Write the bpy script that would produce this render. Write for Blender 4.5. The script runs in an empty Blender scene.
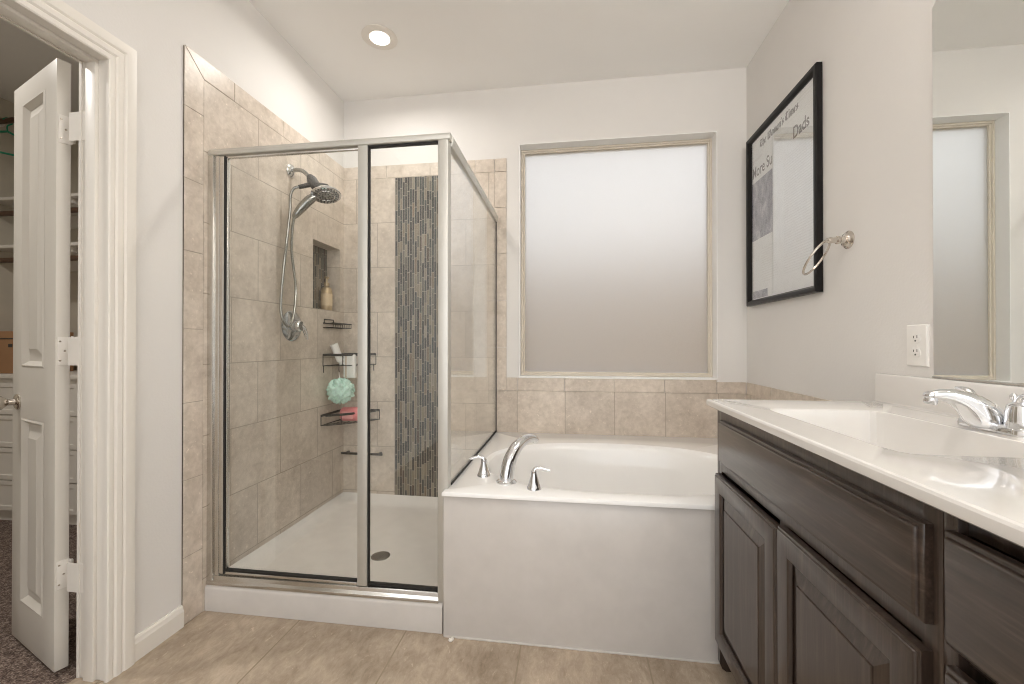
import bpy, bmesh, math, random
from mathutils import Vector, Matrix
random.seed(7)
SC = bpy.context.scene
COL = SC.collection

# ------------------------------------------------------------------ camera
F_PX = 420.8
cam = bpy.data.cameras.new('camera')
cam.sensor_width = 36.0
cam.lens = 36.0 * F_PX / 1024.0
cam.clip_start = 0.02
cam_o = bpy.data.objects.new('camera', cam)
COL.objects.link(cam_o)
cam_o.location = (0.0, 0.0, 1.0961)
cam_o.rotation_euler = (math.radians(90.249), 0.0, math.radians(7.9064))
SC.camera = cam_o

# ------------------------------------------------------------------ world, exposure
SKY = 2.1
w = bpy.data.worlds.new('overcast_sky')
SC.world = w
w.use_nodes = True
bgn = w.node_tree.nodes['Background']
bgn.inputs[0].default_value = (0.985, 0.99, 1.0, 1)
bgn.inputs[1].default_value = SKY
vs = SC.view_settings
vs.view_transform = 'Standard'
vs.look = 'None'
vs.gamma = 1.0
vs.use_curve_mapping = False
vs.exposure = 0.17
SC.cycles.max_bounces = 14
SC.cycles.diffuse_bounces = 6
SC.cycles.glossy_bounces = 6
SC.cycles.transmission_bounces = 8
SC.cycles.transparent_max_bounces = 16
SC.cycles.sample_clamp_indirect = 6.0
SC.cycles.filter_width = 1.05

# ------------------------------------------------------------------ room constants
XL, XR = -1.493, 1.020          # left wall / right wall (finished faces)
YB, YF = 2.6135, -1.60          # window wall / wall behind the camera
ZC = 2.711
DOWNLIGHTS = [(-0.995, 2.095), (-2.55, 0.80), (-0.55, -0.75), (0.45, -0.75), (0.05, 0.55)]  # first is the shower light; the others are unseen, added as fill
DOWNLIGHT_W = 5.5
VANITY_FILL_W = 4.2


def area_lamp(name, loc, size, power, color, rot=(0, 0, 0), shape='DISK', size_y=None, parent=None, spread=165):
    l = bpy.data.lights.new(name, 'AREA')
    l.shape = shape
    l.size = size
    if size_y:
        l.size_y = size_y
    l.energy = power
    l.color = color
    l.spread = math.radians(spread)
    o = bpy.data.objects.new(name, l)
    COL.objects.link(o)
    o.location = loc
    o.rotation_euler = rot
    if parent:
        o.parent = parent
        o.location = Vector(loc) - parent.location
    return o


# ------------------------------------------------------------------ material helpers
class NT:
    def __init__(s, name):
        s.m = bpy.data.materials.new(name)
        s.m.use_nodes = True
        s.t = s.m.node_tree
        s.b = s.t.nodes['Principled BSDF']
        s.out = s.t.nodes['Material Output']

    def n(s, typ, **kw):
        nd = s.t.nodes.new(typ)
        for k, v in kw.items():
            setattr(nd, k, v)
        return nd

    def l(s, a, b):
        s.t.links.new(a, b)

    def math(s, op, a, b=None):
        nd = s.n('ShaderNodeMath', operation=op)
        for i, x in enumerate((a, b)):
            if x is None:
                continue
            if isinstance(x, (int, float)):
                nd.inputs[i].default_value = x
            else:
                s.l(x, nd.inputs[i])
        return nd.outputs[0]

    def ramp(s, fac, stops, interp='LINEAR'):
        r = s.n('ShaderNodeValToRGB')
        r.color_ramp.interpolation = interp
        e = r.color_ramp.elements
        while len(e) < len(stops):
            e.new(0.5)
        for i, (p, c) in enumerate(stops):
            e[i].position = p
            e[i].color = (*c, 1)
        s.l(fac, r.inputs[0])
        return r.outputs[0]

    def noise(s, vec, scale, detail=4, rough=0.55, dist=0.0):
        nd = s.n('ShaderNodeTexNoise')
        nd.inputs['Scale'].default_value = scale
        nd.inputs['Detail'].default_value = detail
        nd.inputs['Roughness'].default_value = rough
        nd.inputs['Distortion'].default_value = dist
        if vec is not None:
            s.l(vec, nd.inputs['Vector'])
        return nd.outputs['Fac']

    def pos(s):
        return s.n('ShaderNodeNewGeometry').outputs['Position']

    def mapped(s, vec, scale=(1, 1, 1), loc=(0, 0, 0), rot=(0, 0, 0)):
        mp = s.n('ShaderNodeMapping')
        mp.inputs['Scale'].default_value = scale
        mp.inputs['Location'].default_value = loc
        mp.inputs['Rotation'].default_value = rot
        s.l(vec, mp.inputs['Vector'])
        return mp.outputs[0]

    def mix(s, fac, a, b, mode='MIX'):
        nd = s.n('ShaderNodeMixRGB', blend_type=mode)
        for i, x in enumerate((fac, a, b)):
            if isinstance(x, (int, float)):
                nd.inputs[i].default_value = x
            elif isinstance(x, tuple):
                nd.inputs[i].default_value = (*x, 1)
            else:
                s.l(x, nd.inputs[i])
        return nd.outputs[0]

    def bump(s, h, strength=0.2, dist=0.002):
        b = s.n('ShaderNodeBump')
        b.inputs['Strength'].default_value = strength
        b.inputs['Distance'].default_value = dist
        s.l(h, b.inputs['Height'])
        s.l(b.outputs[0], s.b.inputs['Normal'])


def mat(name, color, rough=0.5, metal=0.0, spec=None, coat=0.0, noise=None, bump=None):
    """plain procedural material: colour with a faint mottling and optional bump noise"""
    t = NT(name)
    t.b.inputs['Roughness'].default_value = rough
    t.b.inputs['Metallic'].default_value = metal
    if spec is not None:
        t.b.inputs['Specular IOR Level'].default_value = spec
    if coat:
        t.b.inputs['Coat Weight'].default_value = coat
        t.b.inputs['Coat Roughness'].default_value = 0.03
    sc, amt = noise or (14.0, 0.03)
    f = t.noise(t.pos(), sc, 3)
    lo = tuple(c * (1 - amt) for c in color)
    hi = tuple(min(1, c * (1 + amt)) for c in color)
    t.l(t.ramp(f, [(0.3, lo), (0.7, hi)]), t.b.inputs['Base Color'])
    if bump:
        bs, bst, bd = bump
        t.bump(t.noise(t.pos(), bs, 2), bst, bd)
    return t.m


def stone(name, axes, size, origin, c_lo, c_hi, mortar, mortar_w=0.0025, offset=0.5, rough=0.35, veins=None, brick=True, tilevar=0.10):
    """stone tile: axes picks which world axes run along and across the courses"""
    t = NT(name)
    p = t.pos()
    sep = t.n('ShaderNodeSeparateXYZ')
    t.l(p, sep.inputs[0])
    cmb = t.n('ShaderNodeCombineXYZ')
    t.l(t.math('SUBTRACT', sep.outputs[axes[0]], origin[0]), cmb.inputs[0])
    t.l(t.math('SUBTRACT', sep.outputs[axes[1]], origin[1]), cmb.inputs[1])
    n1 = t.noise(p, 5.0, 6, 0.62, 0.4)
    n2 = t.noise(p, 38.0, 5, 0.65)
    n3 = t.noise(t.mapped(p, veins or (1, 1, 1)), 9.0, 7, 0.68, 1.2)
    if veins:
        n2 = t.noise(t.mapped(p, veins), 60.0, 7, 0.75, 0.5)
        n3 = t.noise(t.mapped(p, veins), 17.0, 8, 0.72, 1.6)
    else:
        n3 = t.noise(p, 15.0, 8, 0.70, 0.9)
    f = t.math('ADD', t.math('MULTIPLY', n1, 0.40), t.math('ADD', t.math('MULTIPLY', n2, 0.28), t.math('MULTIPLY', n3, 0.32)))
    base = t.ramp(f, [(0.36, c_lo), (0.50, tuple((a + b) / 2 for a, b in zip(c_lo, c_hi))), (0.64, c_hi)])
    # pale calcite flecks
    fl = t.noise(t.mapped(p, veins or (1, 1, 1)), 55.0, 6, 0.75, 0.6)
    fl = t.ramp(fl, [(0.60, (0, 0, 0)), (0.70, (1, 1, 1))])
    base = t.mix(t.math('MULTIPLY', fl, 0.65), base, tuple(min(1, c * 1.35) for c in c_hi))
    if brick:
        b = t.n('ShaderNodeTexBrick')
        b.offset = offset
        b.offset_frequency = 2
        b.squash = 1.0
        t.l(cmb.outputs[0], b.inputs['Vector'])
        b.inputs['Scale'].default_value = 1.0
        b.inputs['Brick Width'].default_value = size[0]
        b.inputs['Row Height'].default_value = size[1]
        b.inputs['Mortar Size'].default_value = mortar_w
        b.inputs['Mortar Smooth'].default_value = 0.15
        b.inputs['Color1'].default_value = (1 + tilevar * .5, 1 + tilevar * .5, 1 + tilevar * .5, 1)
        b.inputs['Color2'].default_value = (1 - tilevar, 1 - tilevar, 1 - tilevar, 1)
        b.inputs['Mortar'].default_value = (1, 1, 1, 1)
        tinted = t.mix(1.0, base, b.outputs['Color'], 'MULTIPLY')
        t.l(t.mix(b.outputs['Fac'], tinted, mortar), t.b.inputs['Base Color'])
        h = t.math('SUBTRACT', t.math('MULTIPLY', n2, 0.25), b.outputs['Fac'])
        t.l(t.math('ADD', t.math('MULTIPLY', b.outputs['Fac'], 0.4), rough), t.b.inputs['Roughness'])
        t.bump(h, 0.35, 0.0015)
    else:
        t.l(base, t.b.inputs['Base Color'])
        t.b.inputs['Roughness'].default_value = rough
        t.bump(n2, 0.12, 0.001)
    return t.m


def mosaic_mat(name, axis):
    """thin upright glass and stone sticks of random colour and length"""
    t = NT(name)
    sep = t.n('ShaderNodeSeparateXYZ')
    t.l(t.pos(), sep.inputs[0])
    cw = 0.0164
    u = t.math('DIVIDE', t.math('ADD', sep.outputs[axis], 5.0 + (0.0012 if axis == 0 else 0)), cw)
    ci = t.math('FLOOR', u)
    cf = t.math('FRACT', u)
    wn = t.n('ShaderNodeTexWhiteNoise', noise_dimensions='1D')
    t.l(ci, wn.inputs['W'])
    ln = t.math('ADD', t.math('MULTIPLY', wn.outputs['Value'], 0.05), 0.060)
    wn2 = t.n('ShaderNodeTexWhiteNoise', noise_dimensions='1D')
    t.l(t.math('ADD', ci, 77.3), wn2.inputs['W'])
    v = t.math('ADD', t.math('DIVIDE', sep.outputs[2], ln), t.math('MULTIPLY', wn2.outputs['Value'], 7.0))
    ri = t.math('FLOOR', v)
    rf = t.math('FRACT', v)
    cb = t.n('ShaderNodeCombineXYZ')
    t.l(ci, cb.inputs[0])
    t.l(ri, cb.inputs[1])
    w3 = t.n('ShaderNodeTexWhiteNoise', noise_dimensions='2D')
    t.l(cb.outputs[0], w3.inputs['Vector'])
    cols = [(0.0, (.20, .165, .115)), (0.13, (.014, .016, .016)), (0.34, (.095, .090, .072)), (0.46, (.25, .22, .17)), (0.53, (.030, .037, .037)),
            (0.69, (.060, .037, .022)), (0.75, (.13, .118, .095)), (0.83, (.018, .016, .014)), (0.95, (.17, .12, .075))]
    c = t.ramp(w3.outputs['Value'], cols, 'CONSTANT')
    streak = t.noise(t.mapped(t.pos(), (60, 60, 8)), 3.0, 4)
    c = t.mix(0.5, c, t.ramp(streak, [(0.3, (.50, .50, .50)), (0.7, (1.0, 1.0, 1.0))]), 'MULTIPLY')
    e1 = t.math('MINIMUM', cf, t.math('SUBTRACT', 1.0, cf))
    e2 = t.math('MULTIPLY', t.math('MINIMUM', rf, t.math('SUBTRACT', 1.0, rf)), 5.5)
    g = t.math('LESS_THAN', t.math('MINIMUM', e1, e2), 0.09)
    t.l(t.mix(g, c, (.33, .295, .245)), t.b.inputs['Base Color'])
    t.l(t.math('ADD', t.math('MULTIPLY', g, 0.4), 0.30), t.b.inputs['Roughness'])
    t.bump(t.math('SUBTRACT', 1.0, g), 0.4, 0.001)
    return t.m


def glass_mat(name, tint=(0.985, 0.995, 0.99), ior=1.5):
    """thin clear sheet: fresnel mix of a mirror-sharp reflection and straight transmission"""
    t = NT(name)
    t.t.nodes.remove(t.b)
    fr = t.n('ShaderNodeFresnel')
    bf = t.n('ShaderNodeNewGeometry').outputs['Backfacing']     # the node inverts the index on back faces; undo that
    t.l(t.math('ADD', t.math('MULTIPLY', bf, 1.0 / ior - ior), ior), fr.inputs['IOR'])
    tr = t.n('ShaderNodeBsdfTransparent')
    tr.inputs[0].default_value = (*tint, 1)
    gl = t.n('ShaderNodeBsdfGlossy')
    gl.inputs['Roughness'].default_value = 0.0
    gl.inputs[0].default_value = (1, 1, 1, 1)
    mx = t.n('ShaderNodeMixShader')
    t.l(fr.outputs[0], mx.inputs[0])
    t.l(tr.outputs[0], mx.inputs[1])
    t.l(gl.outputs[0], mx.inputs[2])
    t.l(mx.outputs[0], t.out.inputs['Surface'])
    return t.m


def frosted_mat():
    t = NT('frosted_glass')
    t.t.nodes.remove(t.b)
    p = t.pos()
    n = t.noise(p, 260.0, 3)
    bp = t.n('ShaderNodeBump')
    bp.inputs['Strength'].default_value = 0.9
    bp.inputs['Distance'].default_value = 0.001
    t.l(n, bp.inputs['Height'])
    rf = t.n('ShaderNodeBsdfRefraction')
    rf.inputs['Roughness'].default_value = 0.72
    rf.inputs['IOR'].default_value = 1.3
    grain = t.noise(p, 330.0, 3, 0.7)
    t.l(t.ramp(grain, [(0.35, (.70, .70, .70)), (0.65, (.88, .88, .88))]), rf.inputs[0])
    t.l(bp.outputs[0], rf.inputs['Normal'])
    tl = t.n('ShaderNodeBsdfTranslucent')
    t.l(t.ramp(grain, [(0.35, (.63, .625, .62)), (0.65, (.80, .795, .79))]), tl.inputs[0])
    mx = t.n('ShaderNodeMixShader')
    mx.inputs[0].default_value = 0.46
    t.l(rf.outputs[0], mx.inputs[1])
    t.l(tl.outputs[0], mx.inputs[2])
    gl = t.n('ShaderNodeBsdfGlossy')
    gl.inputs['Roughness'].default_value = 0.35
    t.l(bp.outputs[0], gl.inputs['Normal'])
    m2 = t.n('ShaderNodeMixShader')
    m2.inputs[0].default_value = 0.04
    t.l(mx.outputs[0], m2.inputs[1])
    t.l(gl.outputs[0], m2.inputs[2])
    t.l(m2.outputs[0], t.out.inputs['Surface'])
    return t.m


def wood_mat(name, axis):
    """espresso stained wood, grain running along the given axis"""
    t = NT(name)
    sc = [26, 26, 26]
    sc[axis] = 1.6
    v = t.mapped(t.pos(), tuple(sc))
    g1 = t.noise(v, 2.2, 6, 0.6, 0.8)
    g2 = t.noise(v, 9.0, 3, 0.5)
    f = t.math('ADD', t.math('MULTIPLY', g1, 0.7), t.math('MULTIPLY', g2, 0.3))
    t.l(t.ramp(f, [(0.33, (.023, .0140, .0100)), (0.52, (.044, .029, .0215)), (0.68, (.084, .059, .046))]), t.b.inputs['Base Color'])
    t.b.inputs['Roughness'].default_value = 0.30
    t.b.inputs['Coat Weight'].default_value = 0.4
    t.b.inputs['Coat Roughness'].default_value = 0.13
    t.bump(g2, 0.10, 0.0008)
    return t.m


def emit_mat(name, color, strength):
    t = NT(name)
    t.b.inputs['Base Color'].default_value = (*color, 1)
    t.b.inputs['Emission Color'].default_value = (*color, 1)
    t.b.inputs['Emission Strength'].default_value = strength
    return t.m


def carpet_mat():
    t = NT('carpet_pile')
    p = t.pos()
    n1 = t.noise(p, 160.0, 3, 0.7)
    n2 = t.noise(p, 45.0, 4, 0.6)
    f = t.math('ADD', t.math('MULTIPLY', n1, 0.65), t.math('MULTIPLY', n2, 0.35))
    t.l(t.ramp(f, [(0.40, (.05, .033, .027)), (0.50, (.18, .125, .10)), (0.61, (.48, .39, .33))]), t.b.inputs['Base Color'])
    t.b.inputs['Roughness'].default_value = 0.95
    t.bump(n1, 1.0, 0.01)
    return t.m


def print_mat():
    """halftone picture printed on the newspaper: blotchy blue-grey ink"""
    t = NT('newsprint_photo')
    p = t.pos()
    n = t.noise(t.mapped(p, (1, 9, 5)), 2.3, 7, 0.7, 0.8)
    t.l(t.ramp(n, [(0.36, (.10, .11, .17)), (0.52, (.27, .28, .36)), (0.66, (.55, .56, .60))]), t.b.inputs['Base Color'])
    t.b.inputs['Roughness'].default_value = 0.8
    return t.m


M = {}
M['wall'] = mat('wall_paint', (.735, .715, .69), 0.75, noise=(3.0, 0.015), bump=(110.0, 0.22, 0.0018))
M['ceiling'] = mat('ceiling_paint', (.88, .87, .85), 0.85, noise=(3.0, 0.01), bump=(70.0, 0.10, 0.002))
M['trim'] = mat('trim_paint', (.78, .745, .69), 0.38, noise=(6.0, 0.01))
M['door'] = mat('door_paint', (.68, .645, .585), 0.42, noise=(6.0, 0.01))
M['reveal'] = mat('reveal_paint', (.86, .855, .84), 0.6, noise=(6.0, 0.01))
TL, TH = (.455, .385, .315), (.75, .665, .575)
GROUT = (.40, .345, .28)
M['tile_left'] = stone('wall_tile_left', (1, 2), (.322, .2925), (.389, .1335), TL, TH, GROUT)
M['tile_back'] = stone('wall_tile_back', (0, 2), (.297, .2925), (-1.253 - .297 * 4, .1335), TL, TH, GROUT)
M['tile_band'] = stone('wall_tile_band', (0, 2), (.297, .2925), (-0.181 - .297 * 5, .515), TL, TH, GROUT)
M['tile_right'] = stone('wall_tile_right', (1, 2), (.297, .2925), (.62, .515), TL, TH, GROUT)
M['bullnose'] = stone('bullnose_tile', (0, 2), (1, 1), (0, 0), TL, TH, GROUT, brick=False)
M['grout'] = mat('grout', GROUT, 0.9)
M['floor'] = stone('floor_tile', (0, 1), (.443, .443), (-1.065 - .443 * 6, 1.545 - .443 * 12), (.23, .172, .118), (.52, .43, .335), (.29, .235, .17),
                   mortar_w=0.003, offset=0.0, rough=0.40, veins=(1.0, 0.45, 1.0), tilevar=0.05)
M['mosaic_back'] = mosaic_mat('mosaic_sticks', 0)
M['mosaic_niche'] = mosaic_mat('mosaic_sticks_niche', 1)
M['glass'] = glass_mat('clear_glass', ior=1.6)
M['picture_glass'] = glass_mat('picture_glass', (.99, .99, .99), 2.2)
M['return_glass'] = glass_mat('return_panel_glass', ior=2.0)
M['frosted'] = frosted_mat()
M['vinyl'] = mat('window_vinyl', (.66, .60, .51), 0.5, noise=(2.0, 0.0))
M['acrylic'] = mat('shaded_white_acrylic', (.585, .555, .525), 0.22, coat=0.3)  # white greyed down to carry the weaker light on apron and curb
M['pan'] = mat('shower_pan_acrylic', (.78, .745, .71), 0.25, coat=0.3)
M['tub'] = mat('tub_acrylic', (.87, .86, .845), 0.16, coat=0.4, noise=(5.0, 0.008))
M['marble'] = mat('cultured_marble', (.755, .735, .71), 0.14, coat=0.55, noise=(5.0, 0.012))
M['nickel_frame'] = mat('brushed_nickel_frame', (.66, .65, .62), 0.27, 1.0)
M['satin'] = mat('satin_aluminium', (.60, .59, .55), 0.45, 0.6)
M['black_rubber'] = mat('black_gasket', (.012, .011, .010), 0.6)
M['chrome'] = mat('chrome', (.82, .83, .85), 0.06, 1.0)
M['dull_chrome'] = mat('dull_chrome', (.36, .36, .345), 0.24, 1.0)
M['valve_chrome'] = mat('reflection_toned_chrome', (.50, .53, .56), 0.10, 1.0)  # darker, bluer chrome: the valve's dark reflection is put into the colour
M['nickel'] = mat('satin_nickel', (.66, .61, .55), 0.2, 1.0)
M['grey_rubber'] = mat('dark_grey_rubber', (.045, .042, .04), 0.5)
M['nozzle'] = mat('nozzle_face', (.28, .285, .27), 0.4, 0.3)
M['wood_v'] = wood_mat('espresso_wood_upright', 2)
M['wood_h'] = wood_mat('espresso_wood_lengthwise', 1)
M['dark'] = mat('toe_kick_shade', (.018, .014, .012), 0.7)  # near-black tone carries the shade under the cabinet doors
M['black_frame'] = mat('black_lacquer', (.009, .008, .008), 0.3, spec=0.25)
M['paper'] = mat('newsprint', (.83, .85, .85), 0.85, noise=(20, 0.03))
M['ink'] = mat('printing_ink', (.05, .05, .055), 0.7)
M['pale_ink'] = mat('pale_washed_ink', (.76, .77, .77), 0.7)  # light grey print, paled further to carry the reflection over the page
M['print'] = print_mat()
M['mirror'] = mat('mirror_silver', (.90, .92, .905), 0.0, 1.0, noise=(1, 0.0))
M['plastic_white'] = mat('white_plastic', (.82, .80, .77), 0.35)
M['slot'] = mat('dark_slot', (.05, .045, .04), 0.6)
M['wire'] = mat('black_wire', (.03, .027, .024), 0.4, 0.4)
M['mint'] = mat('mint_netting', (.58, .80, .71), 0.7, noise=(60, 0.15))
M['pink'] = mat('pink_plastic', (.80, .26, .27), 0.4)
M['white_label'] = mat('white_tube', (.84, .82, .79), 0.35)
M['tan'] = mat('tan_strip', (.55, .42, .30), 0.5)
M['gold'] = mat('pale_gold', (.50, .39, .25), 0.3, 0.6)
M['green'] = mat('green_plastic', (.012, .30, .17), 0.3)
M['carpet'] = carpet_mat()
M['closet_wall'] = mat('closet_paint', (.62, .575, .49), 0.8)
M['rod'] = mat('brown_rod', (.11, .06, .035), 0.35)
M['box'] = mat('cardboard', (.36, .20, .10), 0.8)
M['lens'] = emit_mat('lamp_lens', (1.0, .93, .84), 6.0)
M['fence'] = mat('cedar_fence', (.26, .16, .085), 0.9, noise=(6, 0.2))
M['dry_ground'] = mat('dry_grass_ground', (.60, .47, .20), 0.95, noise=(3, 0.15))


# ------------------------------------------------------------------ geometry helpers
class MB:
    def __init__(s):
        s.v = []
        s.f = []

    def add(s, vs_, fs_):
        o = len(s.v)
        s.v += [Vector(p) for p in vs_]
        s.f += [[i + o for i in q] for q in fs_]
        return s

    def box(s, x0, x1, y0, y1, z0, z1):
        x0, x1 = sorted((x0, x1)); y0, y1 = sorted((y0, y1)); z0, z1 = sorted((z0, z1))
        return s.add([(x0, y0, z0), (x1, y0, z0), (x1, y1, z0), (x0, y1, z0), (x0, y0, z1), (x1, y0, z1), (x1, y1, z1), (x0, y1, z1)],
                     [(0, 3, 2, 1), (4, 5, 6, 7), (0, 1, 5, 4), (1, 2, 6, 5), (2, 3, 7, 6), (3, 0, 4, 7)])

    def prism(s, poly, fn, d0, d1):
        """poly of (a, b) swept from depth d0 to d1; fn(a, b, d) gives the point"""
        n = len(poly)
        vs_ = [fn(a, b, d0) for a, b in poly] + [fn(a, b, d1) for a, b in poly]
        fs_ = [list(range(n))[::-1], [n + i for i in range(n)]]
        fs_ += [(i, (i + 1) % n, n + (i + 1) % n, n + i) for i in range(n)]
        return s.add(vs_, fs_)

    def tube(s, pts, r, seg=10, closed=False, squash=None):
        pts = [Vector(p) for p in pts]
        n = len(pts)
        rr = r if isinstance(r, (list, tuple)) else [r] * n
        vs_, fs_ = [], []
        prev = None
        for i, p in enumerate(pts):
            a = pts[i - 1] if (i > 0 or closed) else p
            b = pts[(i + 1) % n] if (i < n - 1 or closed) else p
            t = (b - a).normalized()
            if prev is None:
                up = Vector((0, 0, 1)) if abs(t.z) < 0.9 else Vector((1, 0, 0))
                nx = t.cross(up).normalized()
            else:
                nx = (prev - t * prev.dot(t)).normalized()
            prev = nx
            ny = t.cross(nx)
            for k in range(seg):
                an = 2 * math.pi * k / seg
                q = squash or 1.0
                vs_.append(p + nx * (math.cos(an) * rr[i]) + ny * (math.sin(an) * rr[i] * q))
        m = n if closed else n - 1
        for i in range(m):
            for k in range(seg):
                a = i * seg + k
                b = i * seg + (k + 1) % seg
                c = ((i + 1) % n) * seg + (k + 1) % seg
                d = ((i + 1) % n) * seg + k
                fs_.append((a, b, c, d))
        if not closed:
            fs_.append(tuple(range(seg))[::-1])
            fs_.append(tuple((n - 1) * seg + k for k in range(seg)))
        return s.add(vs_, fs_)

    def lathe(s, prof, c, axis=(0, 0, 1), seg=28):
        """prof of (radius, distance along axis) from point c; ends are capped"""
        ax = Vector(axis).normalized()
        up = Vector((0, 0, 1)) if abs(ax.z) < 0.9 else Vector((1, 0, 0))
        u = ax.cross(up).normalized()
        v = ax.cross(u)
        c = Vector(c)
        vs_, fs_ = [], []
        for r, h in prof:
            for k in range(seg):
                a = 2 * math.pi * k / seg
                vs_.append(c + ax * h + u * (math.cos(a) * max(r, 1e-5)) + v * (math.sin(a) * max(r, 1e-5)))
        for i in range(len(prof) - 1):
            for k in range(seg):
                fs_.append((i * seg + k, i * seg + (k + 1) % seg, (i + 1) * seg + (k + 1) % seg, (i + 1) * seg + k))
        fs_.append(tuple(range(seg))[::-1])
        fs_.append(tuple((len(prof) - 1) * seg + k for k in range(seg)))
        return s.add(vs_, fs_)

    def rings(s, rect, steps, fn, fill=True, close_back=False):
        """concentric rectangles of (inset, depth): moulded door fronts and the like"""
        s0, s1, t0, t1 = rect
        vs_, fs_ = [], []
        for i, d in steps:
            vs_ += [fn(s0 + i, t0 + i, d), fn(s1 - i, t0 + i, d), fn(s1 - i, t1 - i, d), fn(s0 + i, t1 - i, d)]
        for k in range(len(steps) - 1):
            for j in range(4):
                fs_.append((k * 4 + j, k * 4 + (j + 1) % 4, (k + 1) * 4 + (j + 1) % 4, (k + 1) * 4 + j))
        if fill:
            k = len(steps) - 1
            fs_.append((k * 4, k * 4 + 1, k * 4 + 2, k * 4 + 3))
        if close_back:
            fs_.append((3, 2, 1, 0))
        return s.add(vs_, fs_)

    def sweep(s, prof, path, fn, closed=False):
        """mitred moulding: prof of (offset to the left of the path, height); path of (s, t)"""
        n = len(path)
        P = [Vector(p) for p in path]
        vs_, fs_ = [], []
        for i in range(n):
            d1 = (P[i] - P[i - 1]).normalized() if (i > 0 or closed) else None
            d2 = (P[(i + 1) % n] - P[i]).normalized() if (i < n - 1 or closed) else None
            if d1 is None:
                d1 = d2
            if d2 is None:
                d2 = d1
            n1 = Vector((-d1.y, d1.x))
            n2 = Vector((-d2.y, d2.x))
            m = (n1 + n2)
            m = m / max(m.dot(n1), 1e-6)
            for a, b in prof:
                q = P[i] + m * a
                vs_.append(fn(q.x, q.y, b))
        k = len(prof)
        for i in range(n if closed else n - 1):
            j = (i + 1) % n
            for q in range(k):
                fs_.append((i * k + q, i * k + (q + 1) % k, j * k + (q + 1) % k, j * k + q))
        if not closed:
            fs_.append(tuple(range(k))[::-1])
            fs_.append(tuple((n - 1) * k + q for q in range(k)))
        return s.add(vs_, fs_)

    def slab(s, u0, u1, v0, v1, holes, fn, d0, d1):
        """flat slab between depths d0 (front) and d1 with rectangular holes (ua, ub, va, vb)"""
        us = sorted({u0, u1, *[x for h in holes for x in h[:2] if u0 < x < u1]})
        vv = sorted({v0, v1, *[x for h in holes for x in h[2:] if v0 < x < v1]})
        solid = {}
        for i in range(len(us) - 1):
            for j in range(len(vv) - 1):
                cu, cv = (us[i] + us[i + 1]) / 2, (vv[j] + vv[j + 1]) / 2
                solid[i, j] = not any(h[0] < cu < h[1] and h[2] < cv < h[3] for h in holes)
        idx = {}
        vs_, fs_ = [], []

        def P(i, j, d):
            if (i, j, d) not in idx:
                idx[i, j, d] = len(vs_)
                vs_.append(fn(us[i], vv[j], d))
            return idx[i, j, d]
        for (i, j), ok in solid.items():
            if not ok:
                continue
            fs_.append((P(i, j, d0), P(i + 1, j, d0), P(i + 1, j + 1, d0), P(i, j + 1, d0)))
            fs_.append((P(i, j + 1, d1), P(i + 1, j + 1, d1), P(i + 1, j, d1), P(i, j, d1)))
            for (di, dj), (a, b) in {(-1, 0): ((i, j), (i, j + 1)), (1, 0): ((i + 1, j), (i + 1, j + 1)), (0, -1): ((i, j), (i + 1, j)), (0, 1): ((i, j + 1), (i + 1, j + 1))}.items():
                if not solid.get((i + di, j + dj), False):
                    fs_.append((P(*a, d0), P(*b, d0), P(*b, d1), P(*a, d1)))
        return s.add(vs_, fs_)

    def build(s, name, m, parent=None, bevel=0.0, smooth=None, seg=2, local=False, recalc=True, pivot=None):
        bm = bmesh.new()
        vv = [bm.verts.new(p) for p in s.v]
        for f in s.f:
            try:
                bm.faces.new([vv[i] for i in f])
            except ValueError:
                pass
        if recalc:
            bmesh.ops.recalc_face_normals(bm, faces=bm.faces)
        if bevel:
            ed = [e for e in bm.edges if len(e.link_faces) == 2 and e.calc_face_angle(0) > math.radians(40)]
            bmesh.ops.bevel(bm, geom=ed, offset=bevel, segments=seg, profile=0.5, affect='EDGES', clamp_overlap=True)
        me = bpy.data.meshes.new(name)
        # origin: the parent's place for a part, else the middle of the footprint
        if parent is not None:
            off = Vector((0, 0, 0)) if local else world_loc(parent)
        elif pivot is not None:
            off = Vector(pivot)
        else:
            xs = [v.co.x for v in bm.verts]; ys = [v.co.y for v in bm.verts]; zs = [v.co.z for v in bm.verts]
            off = Vector(((min(xs) + max(xs)) / 2, (min(ys) + max(ys)) / 2, min(zs)))
        bmesh.ops.translate(bm, verts=bm.verts, vec=-off)
        bm.to_mesh(me)
        bm.free()
        me.materials.append(M[m] if isinstance(m, str) else m)
        if smooth is None:
            smooth = 35
        if smooth:
            me.polygons.foreach_set('use_smooth', [True] * len(me.polygons))
            me.set_sharp_from_angle(angle=math.radians(smooth))
        o = bpy.data.objects.new(name, me)
        COL.objects.link(o)
        if parent is not None:
            o.parent = parent
        else:
            o.location = off
        return o


def world_loc(o):
    p = Vector((0, 0, 0))
    while o is not None:
        p += Vector(o.location)
        o = o.parent
    return p


def empty(name, loc, label=None, cat=None, group=None, kind=None, rotz=0.0):
    o = bpy.data.objects.new(name, None)
    o.empty_display_size = 0.05
    COL.objects.link(o)
    o.location = loc
    o.rotation_euler = (0, 0, rotz)
    return tag(o, label, cat, group, kind)


def tag(o, label=None, cat=None, group=None, kind=None):
    for k, v in (('label', label), ('category', cat), ('group', group), ('kind', kind)):
        if v:
            o[k] = v
    return o


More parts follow.
